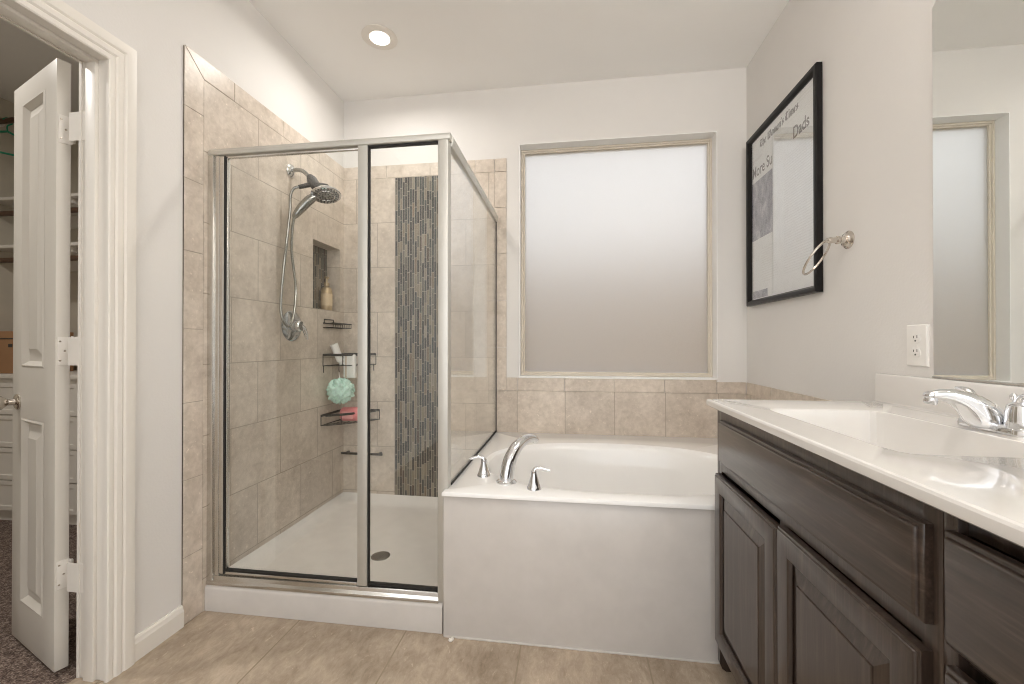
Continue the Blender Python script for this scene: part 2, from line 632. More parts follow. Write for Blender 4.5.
def curve_pts(pts, n=8):
    """Catmull-Rom through the points"""
    P = [Vector(p) for p in pts]
    P = [P[0] * 2 - P[1]] + P + [P[-1] * 2 - P[-2]]
    out = []
    for i in range(1, len(P) - 2):
        for k in range(n):
            t = k / n
            a, b, c, d = P[i - 1], P[i], P[i + 1], P[i + 2]
            out.append(0.5 * ((2 * b) + (c - a) * t + (2 * a - 5 * b + 4 * c - d) * t * t + (3 * b - a - 3 * c + d) * t ** 3))
    out.append(P[-2])
    return out


def lerp_list(vals, n):
    out = []
    for i in range(n):
        x = i / (n - 1) * (len(vals) - 1)
        k = min(int(x), len(vals) - 2)
        out.append(vals[k] + (vals[k + 1] - vals[k]) * (x - k))
    return out


fx_left = lambda a, b, d: (XL + d, a, b)        # on the left wall: (y, z, out of the wall)
fx_back = lambda a, b, d: (a, YB - d, b)        # on the window wall: (x, z, out)
fx_right = lambda a, b, d: (XR - d, a, b)       # on the right wall: (y, z, out)

# ------------------------------------------------------------------ the setting
DOOR_Y0, DOOR_Y1, DOOR_H = 0.355, 1.172, 2.022      # closet opening inside its casing
NY0, NY1, NZ0, NZ1 = 2.268, 2.570, 1.300, 1.716     # shower niche
WX0, WX1, WZ0, WZ1 = -0.317, 0.855, 0.888, 2.346    # window opening
JX = -1.592                                         # closet side of the left wall

o = MB().box(JX, XR + .15, YF - .15, YB + .15, -0.06, 0.0).build('floor', 'floor', smooth=0)
tag(o, kind='structure')
o = MB().box(-3.75, XR + .15, YF - .15, YB + .15, ZC, ZC + .08).build('ceiling', 'ceiling', smooth=0)
tag(o, kind='structure')
wl = MB().slab(YF, YB + .15, 0, ZC, [(DOOR_Y0 - .02, DOOR_Y1 + .02, -1, DOOR_H + .02), (NY0, NY1, NZ0, NZ1)], fx_left, -0.004, JX - XL).build('wall_left', 'wall', smooth=0)
tag(wl, kind='structure')
wb = MB().slab(XL - .13, XR + .15, 0, ZC, [(WX0, WX1, WZ0, WZ1)], fx_back, -0.004, -0.15).build('wall_back', 'wall', smooth=0)
tag(wb, kind='structure')
wr = MB().box(XR, XR + .15, YF, YB + .01, 0, ZC).build('wall_right', 'wall', smooth=0)
tag(wr, kind='structure')
wf = MB().slab(XL - .12, XR + .15, 0, ZC, [(-1.35, .95, -1, 2.60)], lambda a, z, d: (a, YF - .15 + d, z), 0.15, 0.0).build('wall_front', 'wall', smooth=0)  # wide opening added to let fill daylight in from behind the camera
tag(wf, kind='structure')

# --- tiles on the shower and tub walls
DK = 0.5448
MB().slab(1.534, YB + .004, 0.0, 2.181, [(NY0, NY1, NZ0, NZ1)], fx_left, 0.003, -0.0035).build('wall_tile', 'tile_left', wl, smooth=0)
MB().slab(XL, -0.474, 0.06, 2.181, [(-1.1335, -0.8285, 0.06, 2.178)], fx_back, 0.003, -0.0035).build('wall_tile', 'tile_back', wb, smooth=0)
MB().slab(-0.474, XR, DK - .02, 0.803, [], fx_back, 0.003, -0.0035).build('wall_tile', 'tile_band', wb, smooth=0)
MB().box(-1.1335, -0.8285, YB - .004, YB + .0035, 0.06, 2.178).build('mosaic_strip', 'mosaic_back', wb, smooth=0)
MB().slab(1.525, YB, DK - .02, 0.803, [], fx_right, 0.008, 0.0).build('wall_tile', 'tile_right', wr, smooth=0)
g = 0.0012
b = MB()
zs = [0.0, .261, .562, .864, 1.155, 1.463, 1.747, 2.030, 2.181]
for a, c in zip(zs, zs[1:]):
    if c < 2.1:
        b.box(XL - .0035, XL + .003, 1.446, 1.534 - g, a + g, c - g)
b.prism([(1.446, 2.030 + g), (1.533, 2.030 + g), (1.533, 2.181), (1.446, 2.264)], fx_left, -0.0035, 0.003)
b.prism([(1.448, 2.266), (1.535, 2.1835), (1.691, 2.1835), (1.691, 2.266)], fx_left, -0.0035, 0.003)
y = 1.693
while y < YB - .02:
    b.box(XL - .0035, XL + .003, y + g, min(y + .322, YB) - g, 2.181 + g, 2.266)
    y += .322
b.build('bullnose_trim', 'bullnose', wl, bevel=0.0012, smooth=0)
b = MB()
x = XL + .003
while x < -0.50:
    b.box(x + g, min(x + .297, -0.475) - g, YB - .003, YB + .0035, 2.181 + g, 2.264)
    x += .297
zz = [.803, 1.075, 1.37, 1.662, 1.955, 2.181]
for a, c in zip(zz, zz[1:]):
    b.box(-0.474 + g, -0.398, YB - .003, YB + .0035, a + g, c - g)
b.prism([(-.473, 2.1825), (-.398, 2.1825), (-.398, 2.264), (-.473, 2.264)], fx_back, -0.0035, 0.003)
xs = [-0.398, -0.327, -0.037, 0.262, 0.556, 0.850, XR - .009]
for i, (a, c) in enumerate(zip(xs, xs[1:])):
    top = .885 if i < 5 else .872
    b.box(a + g, c - g, YB - .003, YB + .0035, .803 + g, top)
b.build('bullnose_trim', 'bullnose', wb, bevel=0.0012, smooth=0)
b = MB()
y = YB - .005
while y > 1.54:
    b.box(XR - .008, XR, max(y - .297, 1.525) + g, y - g, .803 + g, .872)
    y -= .297
b.build('bullnose_trim', 'bullnose', wr, bevel=0.0012, smooth=0)
b = MB()
b.slab(1.446, YB + .003, 0.0, 2.262, [(NY0, NY1, NZ0, NZ1)], fx_left, 0.0012, -0.0038)
b.build('grout_bed', 'grout', wl, smooth=0)
# niche lining
nd = 0.088
b = MB()
b.box(XL - nd, XL + .003, NY0, NY0 + .006, NZ0, NZ1).box(XL - nd, XL + .003, NY1 - .006, NY1, NZ0, NZ1)
b.box(XL - nd, XL + .003, NY0 + .006, NY1 - .006, NZ0, NZ0 + .006).box(XL - nd, XL + .003, NY0 + .006, NY1 - .006, NZ1 - .006, NZ1)
b.build('niche_lining', 'tile_left', wl, smooth=0)
MB().box(XL - nd - .006, XL - nd, NY0, NY1, NZ0, NZ1).build('niche_mosaic', 'mosaic_niche', wl, smooth=0)

# --- baseboards
def baseboard(name, fn, u0, u1):
    prof = [(0, 0), (.013, 0), (.013, .060), (.010, .068), (.009, .076), (.005, .083), (0, .083)]
    b_ = MB()
    n = len(prof)
    vs_ = [fn(u0, z, d) for d, z in prof] + [fn(u1, z, d) for d, z in prof]
    b_.add(vs_, [list(range(n))[::-1], [n + i for i in range(n)]] + [(i, (i + 1) % n, n + (i + 1) % n, n + i) for i in range(n)])
    o_ = b_.build(name, 'trim', smooth=20)
    tag(o_, kind='structure')


baseboard('baseboard_left', lambda a, z, d: (XL - .004 + d, a, z), DOOR_Y1 + .083, 1.445)
baseboard('baseboard_left_entry', lambda a, z, d: (XL - .004 + d, a, z), YF + .014, DOOR_Y0 - .083)
baseboard('baseboard_front', lambda a, z, d: (a, YF + d, z), XL, -1.35)
baseboard('baseboard_front_vanity', lambda a, z, d: (a, YF + d, z), .95, XR)
tag(MB().box(-5.0, 5.0, -8.0, YF - .15, -0.05, 0.0).build('floor_bounce', mat('pale_bounce_floor', (.86, .84, .81), .6), smooth=0), kind='structure')  # unseen pale floor added to bounce skylight in through the opening

# --- closet doorway: casing, jamb, stop
tr = empty('trim_1', (XL, DOOR_Y1, 0), kind='structure')
prof = [(0, 0), (0, .010), (.004, .013), (.016, .013), (.020, .010), (.026, .0155), (.040, .0165), (.046, .013), (.052, .0175), (.070, .019), (.083, .017), (.083, 0)]
# path runs so that the moulding grows outwards from the opening
MB().sweep(prof, [(DOOR_Y0, 0), (DOOR_Y0, DOOR_H), (DOOR_Y1, DOOR_H), (DOOR_Y1, 0)], lambda s_, t_, d: (XL - .004 + d, s_, t_)).build('casing', 'trim', tr, smooth=25)
b = MB()
b.box(JX - .006, XL - .004, DOOR_Y1 + .004, DOOR_Y1 + .022, 0, DOOR_H + .02)
b.box(JX - .006, XL - .004, DOOR_Y0 - .022, DOOR_Y0 - .004, 0, DOOR_H + .02)
b.box(JX - .006, XL - .004, DOOR_Y0 - .022, DOOR_Y1 + .022, DOOR_H + .004, DOOR_H + .022)
b.build('jamb', 'trim', tr, bevel=0.0015)
b = MB()
sx0, sx1 = XL - .075, XL - .036
b.box(sx0, sx1, DOOR_Y1 - .008, DOOR_Y1 + .004, 0, DOOR_H - .008)
b.box(sx0, sx1, DOOR_Y0 - .004, DOOR_Y0 + .008, 0, DOOR_H - .008)
b.box(sx0, sx1, DOOR_Y0 - .004, DOOR_Y1 + .004, DOOR_H - .008, DOOR_H + .004)
b.build('door_stop', 'trim', tr, bevel=0.002)
MB().sweep(prof, [(DOOR_Y0, 0), (DOOR_Y0, DOOR_H), (DOOR_Y1, DOOR_H), (DOOR_Y1, 0)], lambda s_, t_, d: (JX - d, s_, t_)).build('casing', 'trim', tr, smooth=25)
MB().box(JX - .01, XL - .02, DOOR_Y0 - .002, DOOR_Y1 + .002, 0.0, 0.004).build('threshold_strip', 'floor', tr, smooth=0)

# --- closet door leaf, swung open
dr = empty('door_1', (-1.686, 1.170, 0.012), kind='structure')
ang = math.atan2(.330, -.944)
dr.rotation_euler = (0, 0, ang)
LW, LH, LT = .403, 2.033, .035
# local frame: +x along the leaf away from the hinge; the near face at y=0 after turning, thickness towards -y
fnear = lambda a, z, d: (a, d, z)
b = MB()
holes = [(.098, .308, .150, .815), (.098, .308, 1.000, 1.955)]
b.slab(0, LW, 0, LH, holes, lambda a, z, d: (a, -d, z), 0.0, LT)
b.build('door_leaf', 'door', dr, local=True, bevel=0.0015)
for (a0, a1, z0, z1) in holes:
    for near in (True, False):
        fn = (lambda a, z, d: (a, d, z)) if near else (lambda a, z, d: (a, -LT - d, z))
        MB().rings((a0, a1, z0, z1), [(0, 0), (.007, .003), (.014, -.005), (.022, -.013), (.034, -.013), (.064, -.0015), (.066, 0)], fn).build('raised_panel', 'door', dr, local=True, smooth=25)
hz = [1.814 - .012, 1.072 - .012, 0.328 - .012]
for z in hz:
    b = MB()
    b.box(-0.0025, 0, -LT, -.004, z - .047, z + .047).box(-.024, 0, -LT, -LT + .0025, z - .047, z + .047)
    h = b.build('hinge', 'trim', dr, local=True, bevel=0.001)
    k = MB()
    for i in range(5):
        k.lathe([(.0055, z - .046 + i * .0188), (.0055, z - .046 + i * .0188 + .0168)], (-.026, -LT + .002, 0), seg=12)
    k.lathe([(.0035, z - .047), (.0035, z + .05)], (-.026, -LT + .002, 0), seg=10)
    k.build('hinge_knuckle', 'trim', h, local=True)
    s_ = MB()
    for dz in (-.032, 0, .032):
        s_.lathe([(.0032, 0), (.0022, .0012)], (-.0025, -LT / 2 + (.007 if dz else -.004), z + dz), (-1, 0, 0), seg=10)
    s_.build('hinge_screw', 'nickel', h, local=True)
b = MB()
for sgn, y0 in ((1, 0.0), (-1, -LT)):
    b.lathe([(.029, 0), (.029, .004), (.024, .008), (.012, .010), (.011, .026), (.016, .032), (.025, .042), (.028, .054), (.025, .064), (.013, .070), (0, .071)], (.343, y0, .872), (0, sgn, 0), seg=28)
b.build('door_knob', 'nickel', dr, local=True)
# jamb side of the hinges belongs to the frame
b = MB()
for z in hz:
    b.box(JX - .050, JX + .022, DOOR_Y1 + .0015, DOOR_Y1 + .004, z + .012 - .047, z + .012 + .047)
b.build('hinge_plate', 'trim', tr)

# --- the closet beyond
CX0, CY1 = -3.70, 2.56
tag(MB().box(CX0, JX, -0.55, CY1, -0.05, 0.0).build('floor_closet', 'carpet', smooth=0), kind='structure')
tag(MB().box(CX0, JX, CY1, CY1 + .1, 0, ZC).build('wall_closet_back', 'closet_wall', smooth=0), kind='structure')
tag(MB().box(CX0 - .1, CX0, -0.65, CY1 + .1, 0, ZC).build('wall_closet_left', 'closet_wall', smooth=0), kind='structure')
tag(MB().box(CX0, JX, -0.65, -0.55, 0, ZC).build('wall_closet_front', 'closet_wall', smooth=0), kind='structure')

# --- window
win = empty('window_1', ((WX0 + WX1) / 2, YB, WZ0), kind='structure')
b = MB()
t_ = .004
b.box(WX0 - .0005, WX0 + t_, YB - .0035, YB + .10, WZ0, WZ1).box(WX1 - t_, WX1 + .0005, YB - .0035, YB + .10, WZ0, WZ1)
b.box(WX0, WX1, YB - .0035, YB + .10, WZ1 - t_, WZ1 + .0005)
b.build('window_reveal', 'reveal', win, smooth=0)
MB().box(WX0, WX1, YB - .006, YB + .10, WZ0 - .004, WZ0 + .006).build('window_sill', 'reveal', win, bevel=0.0015)
fy = YB + .075
prof = [(0, -.03), (0, .012), (-.003, .015), (-.012, .015), (-.015, .006), (-.022, .006), (-.024, 0), (-.024, -.03)]
MB().sweep(prof, [(WX0 + t_, WZ0 + .006), (WX0 + t_, WZ1 - t_), (WX1 - t_, WZ1 - t_), (WX1 - t_, WZ0 + .006)],
           lambda s_, q, d: (s_, fy + .012 - d, q), closed=True).build('window_frame', 'vinyl', win, smooth=20)
MB().box(WX0 + .024, WX1 - .024, fy + .014, fy + .020, WZ0 + .026, WZ1 - .024).build('window_pane', 'frosted', win, smooth=0)

# --- outside: ground and a board fence seen blurred through the frosted pane
tag(MB().box(-14, 14, YB + .16, 18, -0.35, -0.30).build('ground', 'dry_ground', smooth=0), kind='structure')
b = MB()
x = -8.0
while x < 8:
    b.box(x, x + .138, 5.10, 5.12, -0.32, 2.05)
    x += .142
b.box(-8, 8, 5.12, 5.16, .2, .29).box(-8, 8, 5.12, 5.16, 1.5, 1.59)
tag(b.build('wall_garden_fence', 'fence', smooth=0), kind='structure')

# ------------------------------------------------------------------ ceiling lights
def downlight(x, y, label, power):   # trim ring, lens and the light it throws
    t = empty('recessed_light', (x, y, ZC), label, 'ceiling light', 'recessed ceiling lights')
    MB().lathe([(.050, .0), (.052, -.003), (.066, -.006), (.084, -.006), (.092, -.002), (.092, .0)], (x, y, ZC), seg=40).build('trim_ring', 'trim', t)
    MB().lathe([(.051, -.0045), (.0, -.0050)], (x, y, ZC), seg=40).build('lens', 'lens', t)
    area_lamp('lamp_beam', (x, y, ZC - .012), .095, power, (1.0, .96, .91), parent=t)


names = ['round recessed ceiling light above the shower', 'unseen recessed fill light added inside the closet', 'unseen recessed fill light added near the rear opening on the closet side', 'unseen recessed fill light added near the rear opening on the vanity side', 'unseen recessed fill light added over the middle of the bathroom floor']
for (x, y), nm in zip(DOWNLIGHTS, names):
    downlight(x, y, nm, DOWNLIGHT_W * (1.05 if y > 2 else 2.6 if x < -2 else 1.0))

# unseen fill light added over the mirror, built as a vanity bar
vl = empty('vanity_fill_light', (XR, .66, 2.30), 'added fill light built as a satin nickel bar with glass shades above the mirror', 'fill light')
MB().box(XR - .022, XR - .0005, .34, .98, 2.27, 2.34).build('back_plate', 'nickel', vl, bevel=0.004)
for ly in (.42, .58, .74, .90):
    MB().tube([(XR - .02, ly, 2.305), (XR - .075, ly, 2.305), (XR - .090, ly, 2.325)], .009, 12).build('arm', 'nickel', vl)
    MB().lathe([(.024, .018), (.030, .022), (.036, .05), (.052, .13), (.050, .13), (.034, .05), (.022, .026)], (XR - .090, ly, 2.31), seg=24).build('glass_shade', 'lens', vl)
    pl_ = bpy.data.lights.new('fill_bulb', 'POINT')
    pl_.energy = VANITY_FILL_W
    pl_.color = (1.0, .96, .91)
    pl_.shadow_soft_size = .03
    po = bpy.data.objects.new('fill_bulb', pl_)
    COL.objects.link(po)
    po.parent = vl
    po.location = (-.105, ly - .66, .18)

# ------------------------------------------------------------------ shower pan
PY0, PX1 = 1.5433, -0.4785
sp = empty('shower_pan', ((XL + PX1) / 2, 2.07, 0), 'white acrylic shower base with raised front curb and round drain', 'shower base')
x0, x1, y0, y1 = XL + .004, PX1 - .002, PY0, YB - .004
prof = [(0, 0), (0, .088), (.004, .098), (.014, .104), (.060, .106), (.092, .104), (.104, .096), (.110, .070), (.112, .052), (.112, 0)]
b = MB()
n = len(prof)
vs_ = [(x0, y0 + d, z) for d, z in prof] + [(x1, y0 + d, z + .008 * (1 if z > .05 else 0)) for d, z in prof]
b.add(vs_, [list(range(n))[::-1], [n + i for i in range(n)]] + [(i, (i + 1) % n, n + (i + 1) % n, n + i) for i in range(n)])
b.build('curb', 'acrylic', sp, smooth=50)
# dished floor with upturned rim
cx, cy = -0.93, 1.975
NX, NY = 24, 26
vs_, fs_ = [], []
for j in range(NY + 1):
    for i in range(NX + 1):
        px = x0 + (x1 - x0) * i / NX
        py = y0 + .105 + (y1 - y0 - .105) * j / NY
        e = min(px - x0, x1 - px, y1 - py)
        rim = max(0.0, 1 - e / .045)
        d = math.hypot(px - cx, py - cy)
        z = .046 + .020 * min(1, d / .7) + .050 * rim ** 1.5
        if d < .05:
            z = .046
        vs_.append((px, py, z))
for j in range(NY):
    for i in range(NX):
        a = j * (NX + 1) + i
        fs_.append((a, a + 1, a + NX + 2, a + NX + 1))
MB().add(vs_, fs_).build('pan_floor', 'pan', sp, smooth=60)
b = MB()
b.lathe([(.046, -.002), (.046, .002), (.042, .0035), (.030, .004), (0, .004)], (cx, cy, .047), seg=32)
dr_ = b.build('drain_cover', 'dull_chrome', sp)
b = MB()
for i in range(-3, 4):
    for j in range(-3, 4):
        if i * i + j * j <= 10:
            b.lathe([(.0036, 0), (.0036, .0006)], (cx + i * .0105, cy + j * .0105, .0508), seg=8)
b.build('drain_hole', 'slot', dr_)

# ------------------------------------------------------------------ shower enclosure
FY = 1.5665                 # centre plane of the front glazing
se = empty('shower_enclosure', (-0.97, FY, .10), 'framed glass shower enclosure with hinged door standing between tiled wall and bathtub', 'shower enclosure')
x0, x1 = XL + .004, -0.455
yb, yf = FY + .016, FY - .016
b = MB()
b.prism([(yf, 1.880), (yf + .003, 1.877), (yb, 1.877), (yb, 1.905), (yf + .008, 1.905), (yf + .005, 1.897), (yf, 1.894)], lambda a, z, d: (d, a, z), x0, x1)
b.build('header', 'satin', se, bevel=0.0008)
b = MB()
b.prism([(yf - .004, .104), (yf - .004, .116), (yf + .004, .124), (yf + .004, .140), (yb, .146), (yb, .104)], lambda a, z, d: (d, a, z + .006 * (d > -1)), x0, -0.4975)
b.build('sill_track', 'nickel_frame', se, bevel=0.0015)
b = MB()
b.box(XL + .0035, XL + .030, yf, yb, .108, 1.877).box(XL + .030, XL + .054, FY - .010, FY + .012, .135, 1.876)
b.build('wall_channel', 'nickel_frame', se, bevel=0.002)
b = MB()
b.box(-0.5015, -0.4610, yf, yb + .010, .112, 1.877)
b.build('corner_post', 'satin', se, bevel=0.003)
# hinged door
dg = MB().box(-1.436, -0.822, FY - .003, FY + .003, .158, 1.870).build('glass_door', 'glass', se, smooth=0)
b = MB()
b.box(-1.417, -1.4095, FY - .0125, FY + .008, .150, 1.872)
b.build('hinge_stile', 'black_rubber', dg, bevel=0.001)
b = MB()
b.box(-1.438, -1.4175, FY - .011, FY + .009, .150, 1.872).box(-1.409, -1.404, FY - .008, FY + .008, .160, 1.866).box(-1.434, -0.830, FY - .008, FY + .006, 1.864, 1.872)
b.box(-1.434, -0.83, FY - .010, FY + .008, .148, .160)
b.build('door_edge_channel', 'nickel_frame', dg, bevel=0.002)
b = MB()
b.box(-0.828, -0.7875, FY - .0155, FY + .012, .150, 1.8765)
b.build('strike_stile', 'satin', dg, bevel=0.003)
MB().box(-1.41, -0.83, FY - .012, FY + .006, .160, .1675).build('drip_sweep', 'black_rubber', dg)
# fixed strip beside the door
fg = MB().box(-0.780, -0.5020, FY - .003, FY + .003, .150, 1.874).build('fixed_panel', 'glass', se, smooth=0)
b = MB()
b.box(-0.7875, -0.7835, FY - .010, FY + .006, .150, 1.876).box(-0.7835, -0.5018, FY - .006, FY + .008, .150, .159).box(-0.7835, -0.5018, FY - .006, FY + .008, 1.8690, 1.8765)
b.box(-0.5040, -0.5016, FY - .006, FY + .006, .159, 1.8690)
b.build('gasket', 'black_rubber', fg)
# return panel above the tub deck
GX = -0.4640
rg = MB().box(GX - .003, GX + .003, yb + .010, YB - .006, DK + .004, 1.872).build('return_panel', 'return_glass', se, smooth=0)
b = MB()
b.prism([(GX - .013, 1.862), (GX - .013, 1.905), (GX + .010, 1.905), (GX + .014, 1.899), (GX + .014, 1.880), (GX + .009, 1.862)], lambda a, z, d: (a, d, z), yb, YB - .003)
b.build('return_header', 'satin', se, bevel=0.001)
b = MB()
b.box(GX - .005, GX + .005, yb + .012, YB - .004, DK + .001, DK + .009).box(GX - .004, GX + .004, YB - .012, YB - .003, DK + .006, 1.864)
b.build('gasket', 'black_rubber', rg)

# ------------------------------------------------------------------ bathtub
def rect_hit(c, a, r):
    """where the ray from c at angle a leaves rectangle r"""
    x0_, x1_, y0_, y1_ = r
    dx, dy = math.cos(a), math.sin(a)
    ts = []
    if dx > 1e-9: ts.append((x1_ - c[0]) / dx)
    if dx < -1e-9: ts.append((x0_ - c[0]) / dx)
    if dy > 1e-9: ts.append((y1_ - c[1]) / dy)
    if dy < -1e-9: ts.append((y0_ - c[1]) / dy)
    t = min(ts)
    return (c[0] + dx * t, c[1] + dy * t)


def basin_top(rect, c, ab, n_exp, loops_out, loops_in, z_bottom, count=120):
    """flat top with a moulded bowl: outer rectangle loops (inset, z) then bowl loops (scale x, scale y, shift x, shift y, z)"""
    an = [2 * math.pi * i / count for i in range(count)]
    for px, py in ((rect[0], rect[2]), (rect[1], rect[2]), (rect[1], rect[3]), (rect[0], rect[3])):
        an.append(math.atan2(py - c[1], px - c[0]) % (2 * math.pi))
    an = sorted(an)
    n = len(an)
    vs2, fs2 = [], []

    def loop(points):
        vs2.extend(points)
    L = 0
    for ins, z in loops_out:
        r = (rect[0] + ins, rect[1] - ins, rect[2] + ins, rect[3] - ins)
        loop([(*rect_hit(c, a, r), z) for a in an])
        L += 1
    for sx, sy, ox, oy, z in loops_in:
        pts = []
        for a in an:
            ca, sa = math.cos(a), math.sin(a)
            k = (abs(ca / ab[0]) ** n_exp + abs(sa / ab[1]) ** n_exp) ** (-1 / n_exp)
            pts.append((c[0] + ox + ca * k * sx, c[1] + oy + sa * k * sy, z))
        loop(pts)
        L += 1
    for i in range(L - 1):
        for k in range(n):
            fs2.append((i * n + k, i * n + (k + 1) % n, (i + 1) * n + (k + 1) % n, (i + 1) * n + k))
    fs2.append(tuple((L - 1) * n + k for k in range(n)))
    return MB().add(vs2, fs2)


TX0, TX1, TY0, TY1 = -0.4760, XR - .009, 1.5200, YB - .004
bt = empty('bathtub', ((TX0 + TX1) / 2, (TY0 + TY1) / 2, 0), 'white built-in garden bathtub with oval basin below the frosted window', 'bathtub')
b = basin_top((TX0, TX1, TY0, TY1), (0.20, 1.985), (.600, .395), 2.35,
              [(.012, DK - .017), (0.0, DK - .016), (0.0, DK - .006), (.002, DK - .002), (.006, DK)],
              [(1.03, 1.03, 0, 0, DK), (1.005, 1.005, 0, 0, DK - .0005), (.975, .97, 0, 0, DK - .012), (.955, .94, 0, 0, DK - .035), (.93, .90, .004, 0, DK - .12),
               (.88, .84, .01, 0, DK - .25), (.83, .77, .015, 0, DK - .36), (.76, .67, .02, 0, DK - .41), (.60, .50, .02, 0, DK - .425)], 0)
b.build('tub_shell', 'tub', bt, smooth=28)
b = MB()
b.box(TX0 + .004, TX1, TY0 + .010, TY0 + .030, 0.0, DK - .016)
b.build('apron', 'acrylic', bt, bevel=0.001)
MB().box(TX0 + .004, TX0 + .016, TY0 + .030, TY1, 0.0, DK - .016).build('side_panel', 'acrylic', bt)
MB().box(TX0 + .006, TX1 - .35, TY0 + .0065, TY0 + .0105, 0.0, .006).build('caulk_bead', 'acrylic', bt, bevel=0.0012)
b = MB()
b.lathe([(.030, 0), (.030, .006), (.024, .010), (0, .010)], (-0.325, 2.0, DK - .14), (.97, 0, .25), seg=24)
b.build('overflow_plate', 'chrome', bt)

# scrap of dry caulk on the floor
b = MB()
for k in range(5):
    cxk, cyk = -0.435 + .006 * random.uniform(-1, 1.2), 1.512 + .005 * random.uniform(-1, 1)
    b.lathe([(.001, 0), (.005, .001), (.006, .005), (.003, .009), (0, .010)], (cxk, cyk, .0005), (random.uniform(-.2, .2), random.uniform(-.2, .2), 1), seg=7)
tag(b.build('caulk_crumb', 'trim', smooth=0), 'tiny white crumb of caulk on the floor at the corner of the tub', 'debris')

# ------------------------------------------------------------------ tub faucet
tf = empty('tub_faucet', (-0.253, 1.655, DK), 'chrome roman tub faucet with arched spout and two lever handles on the deck', 'faucet')
bx, by = -0.253, 1.660
dv = Vector((.62, .785, 0)).normalized()
P0 = Vector((bx, by, DK + .002))
pth = curve_pts([P0, P0 + Vector((0, 0, .035)) + dv * .004, P0 + Vector((0, 0, .085)) + dv * .022, P0 + Vector((0, 0, .128)) + dv * .058,
                 P0 + Vector((0, 0, .150)) + dv * .105, P0 + Vector((0, 0, .148)) + dv * .150, P0 + Vector((0, 0, .136)) + dv * .172], 7)
b = MB()
b.tube(pth, lerp_list([.034, .0335, .032, .029, .024, .019, .0155], len(pth)), 24, squash=.85)
s_ = b.build('spout', 'chrome', tf, smooth=50)
MB().lathe([(.041, 0), (.041, .004), (.037, .008), (.034, .010)], (bx, by, DK), seg=30).build('spout_collar', 'chrome', s_)


def tub_handle(hx, hy, dirv):
    b_ = MB()
    b_.lathe([(.028, 0), (.028, .006), (.024, .012), (.019, .030), (.014, .048), (.0115, .062), (.012, .068), (.0, .071)], (hx, hy, DK), seg=24)
    o_ = b_.build('handle', 'chrome', tf)
    d_ = Vector(dirv).normalized()
    q = Vector((hx, hy, DK + .062))
    p_ = curve_pts([q, q + Vector((0, 0, .012)) + d_ * .004, q + Vector((0, 0, .017)) + d_ * .022, q + Vector((0, 0, .012)) + d_ * .045, q + Vector((0, 0, .009)) + d_ * .060], 5)
    MB().tube(p_, lerp_list([.010, .009, .0075, .0065, .005], len(p_)), 12).build('lever', 'chrome', o_)


tub_handle(-0.358, 1.727, (-.85, -.1, 0))
tub_handle(-0.137, 1.600, (1, .0, 0))

# ------------------------------------------------------------------ shower head, hose and valve
sh = empty('rain_shower', (XL, 2.073, 2.025), 'chrome rain shower head with docked hand shower and hose on tiled wall', 'shower head')
EY, EZ = 2.073, 2.025
WX = XL + .003
MB().lathe([(.037, 0), (.037, .005), (.029, .013), (.015, .017), (0, .017)], (WX, EY, EZ), (1, 0, 0)).build('escutcheon', 'chrome', sh)
nrm = Vector((.22, -.20, -.95)).normalized()
hc = Vector((-1.273, 2.055, 1.878))
arm = curve_pts([(WX + .008, EY, EZ), (WX + .04, EY, EZ + .004), (WX + .075, EY - .002, EZ - .006), (WX + .105, EY - .006, EZ - .032), (-1.372, 2.066, 1.985)], 6)
MB().tube(arm, .0105, 14).build('shower_arm', 'dull_chrome', sh)
b = MB()
neck = [Vector((-1.375, 2.067, 1.988)), Vector((-1.362, 2.065, 1.968)), Vector((-1.345, 2.062, 1.945)), Vector((-1.330, 2.060, 1.925)), hc - nrm * .03]
b.tube(neck, [.016, .026, .026, .028, .034], 16)
b.tube([Vector((-1.350, 2.06, 1.944)), Vector((-1.385, 2.035, 1.925)), Vector((-1.405, 2.02, 1.915))], [.014, .012, .011], 12)
b.build('diverter', 'grey_rubber', sh)
RD = .075
b = MB()
b.lathe([(.028, -.034), (.050, -.024), (.068, -.012), (RD, -.003), (RD, .002), (RD - .006, .004)], hc, nrm, 40)
hd = b.build('rain_head', 'chrome', sh)
MB().lathe([(RD - .006, .0035), (.050, .0045), (0, .0045)], hc, nrm, 40).build('nozzle_plate', 'nozzle', hd)
uu = nrm.cross(Vector((0, 0, 1))).normalized()
vv_ = nrm.cross(uu)
b = MB()
for rr_, nn in ((.062, 24), (.051, 18), (.033, 12), (.018, 7)):
    for k in range(nn):
        a = 2 * math.pi * k / nn + rr_ * 40
        c_ = hc + uu * math.cos(a) * rr_ + vv_ * math.sin(a) * rr_ + nrm * .0044
        b.lathe([(.0042, 0), (.003, .003)], c_, nrm, 8)
b.build('nozzle', 'grey_rubber', hd)
b = MB()
tor = [hc + uu * math.cos(2 * math.pi * k / 40) * .042 + vv_ * math.sin(2 * math.pi * k / 40) * .042 + nrm * .0045 for k in range(40)]
b.tube(tor, .003, 8, closed=True)
b.build('face_ring', 'chrome', hd)
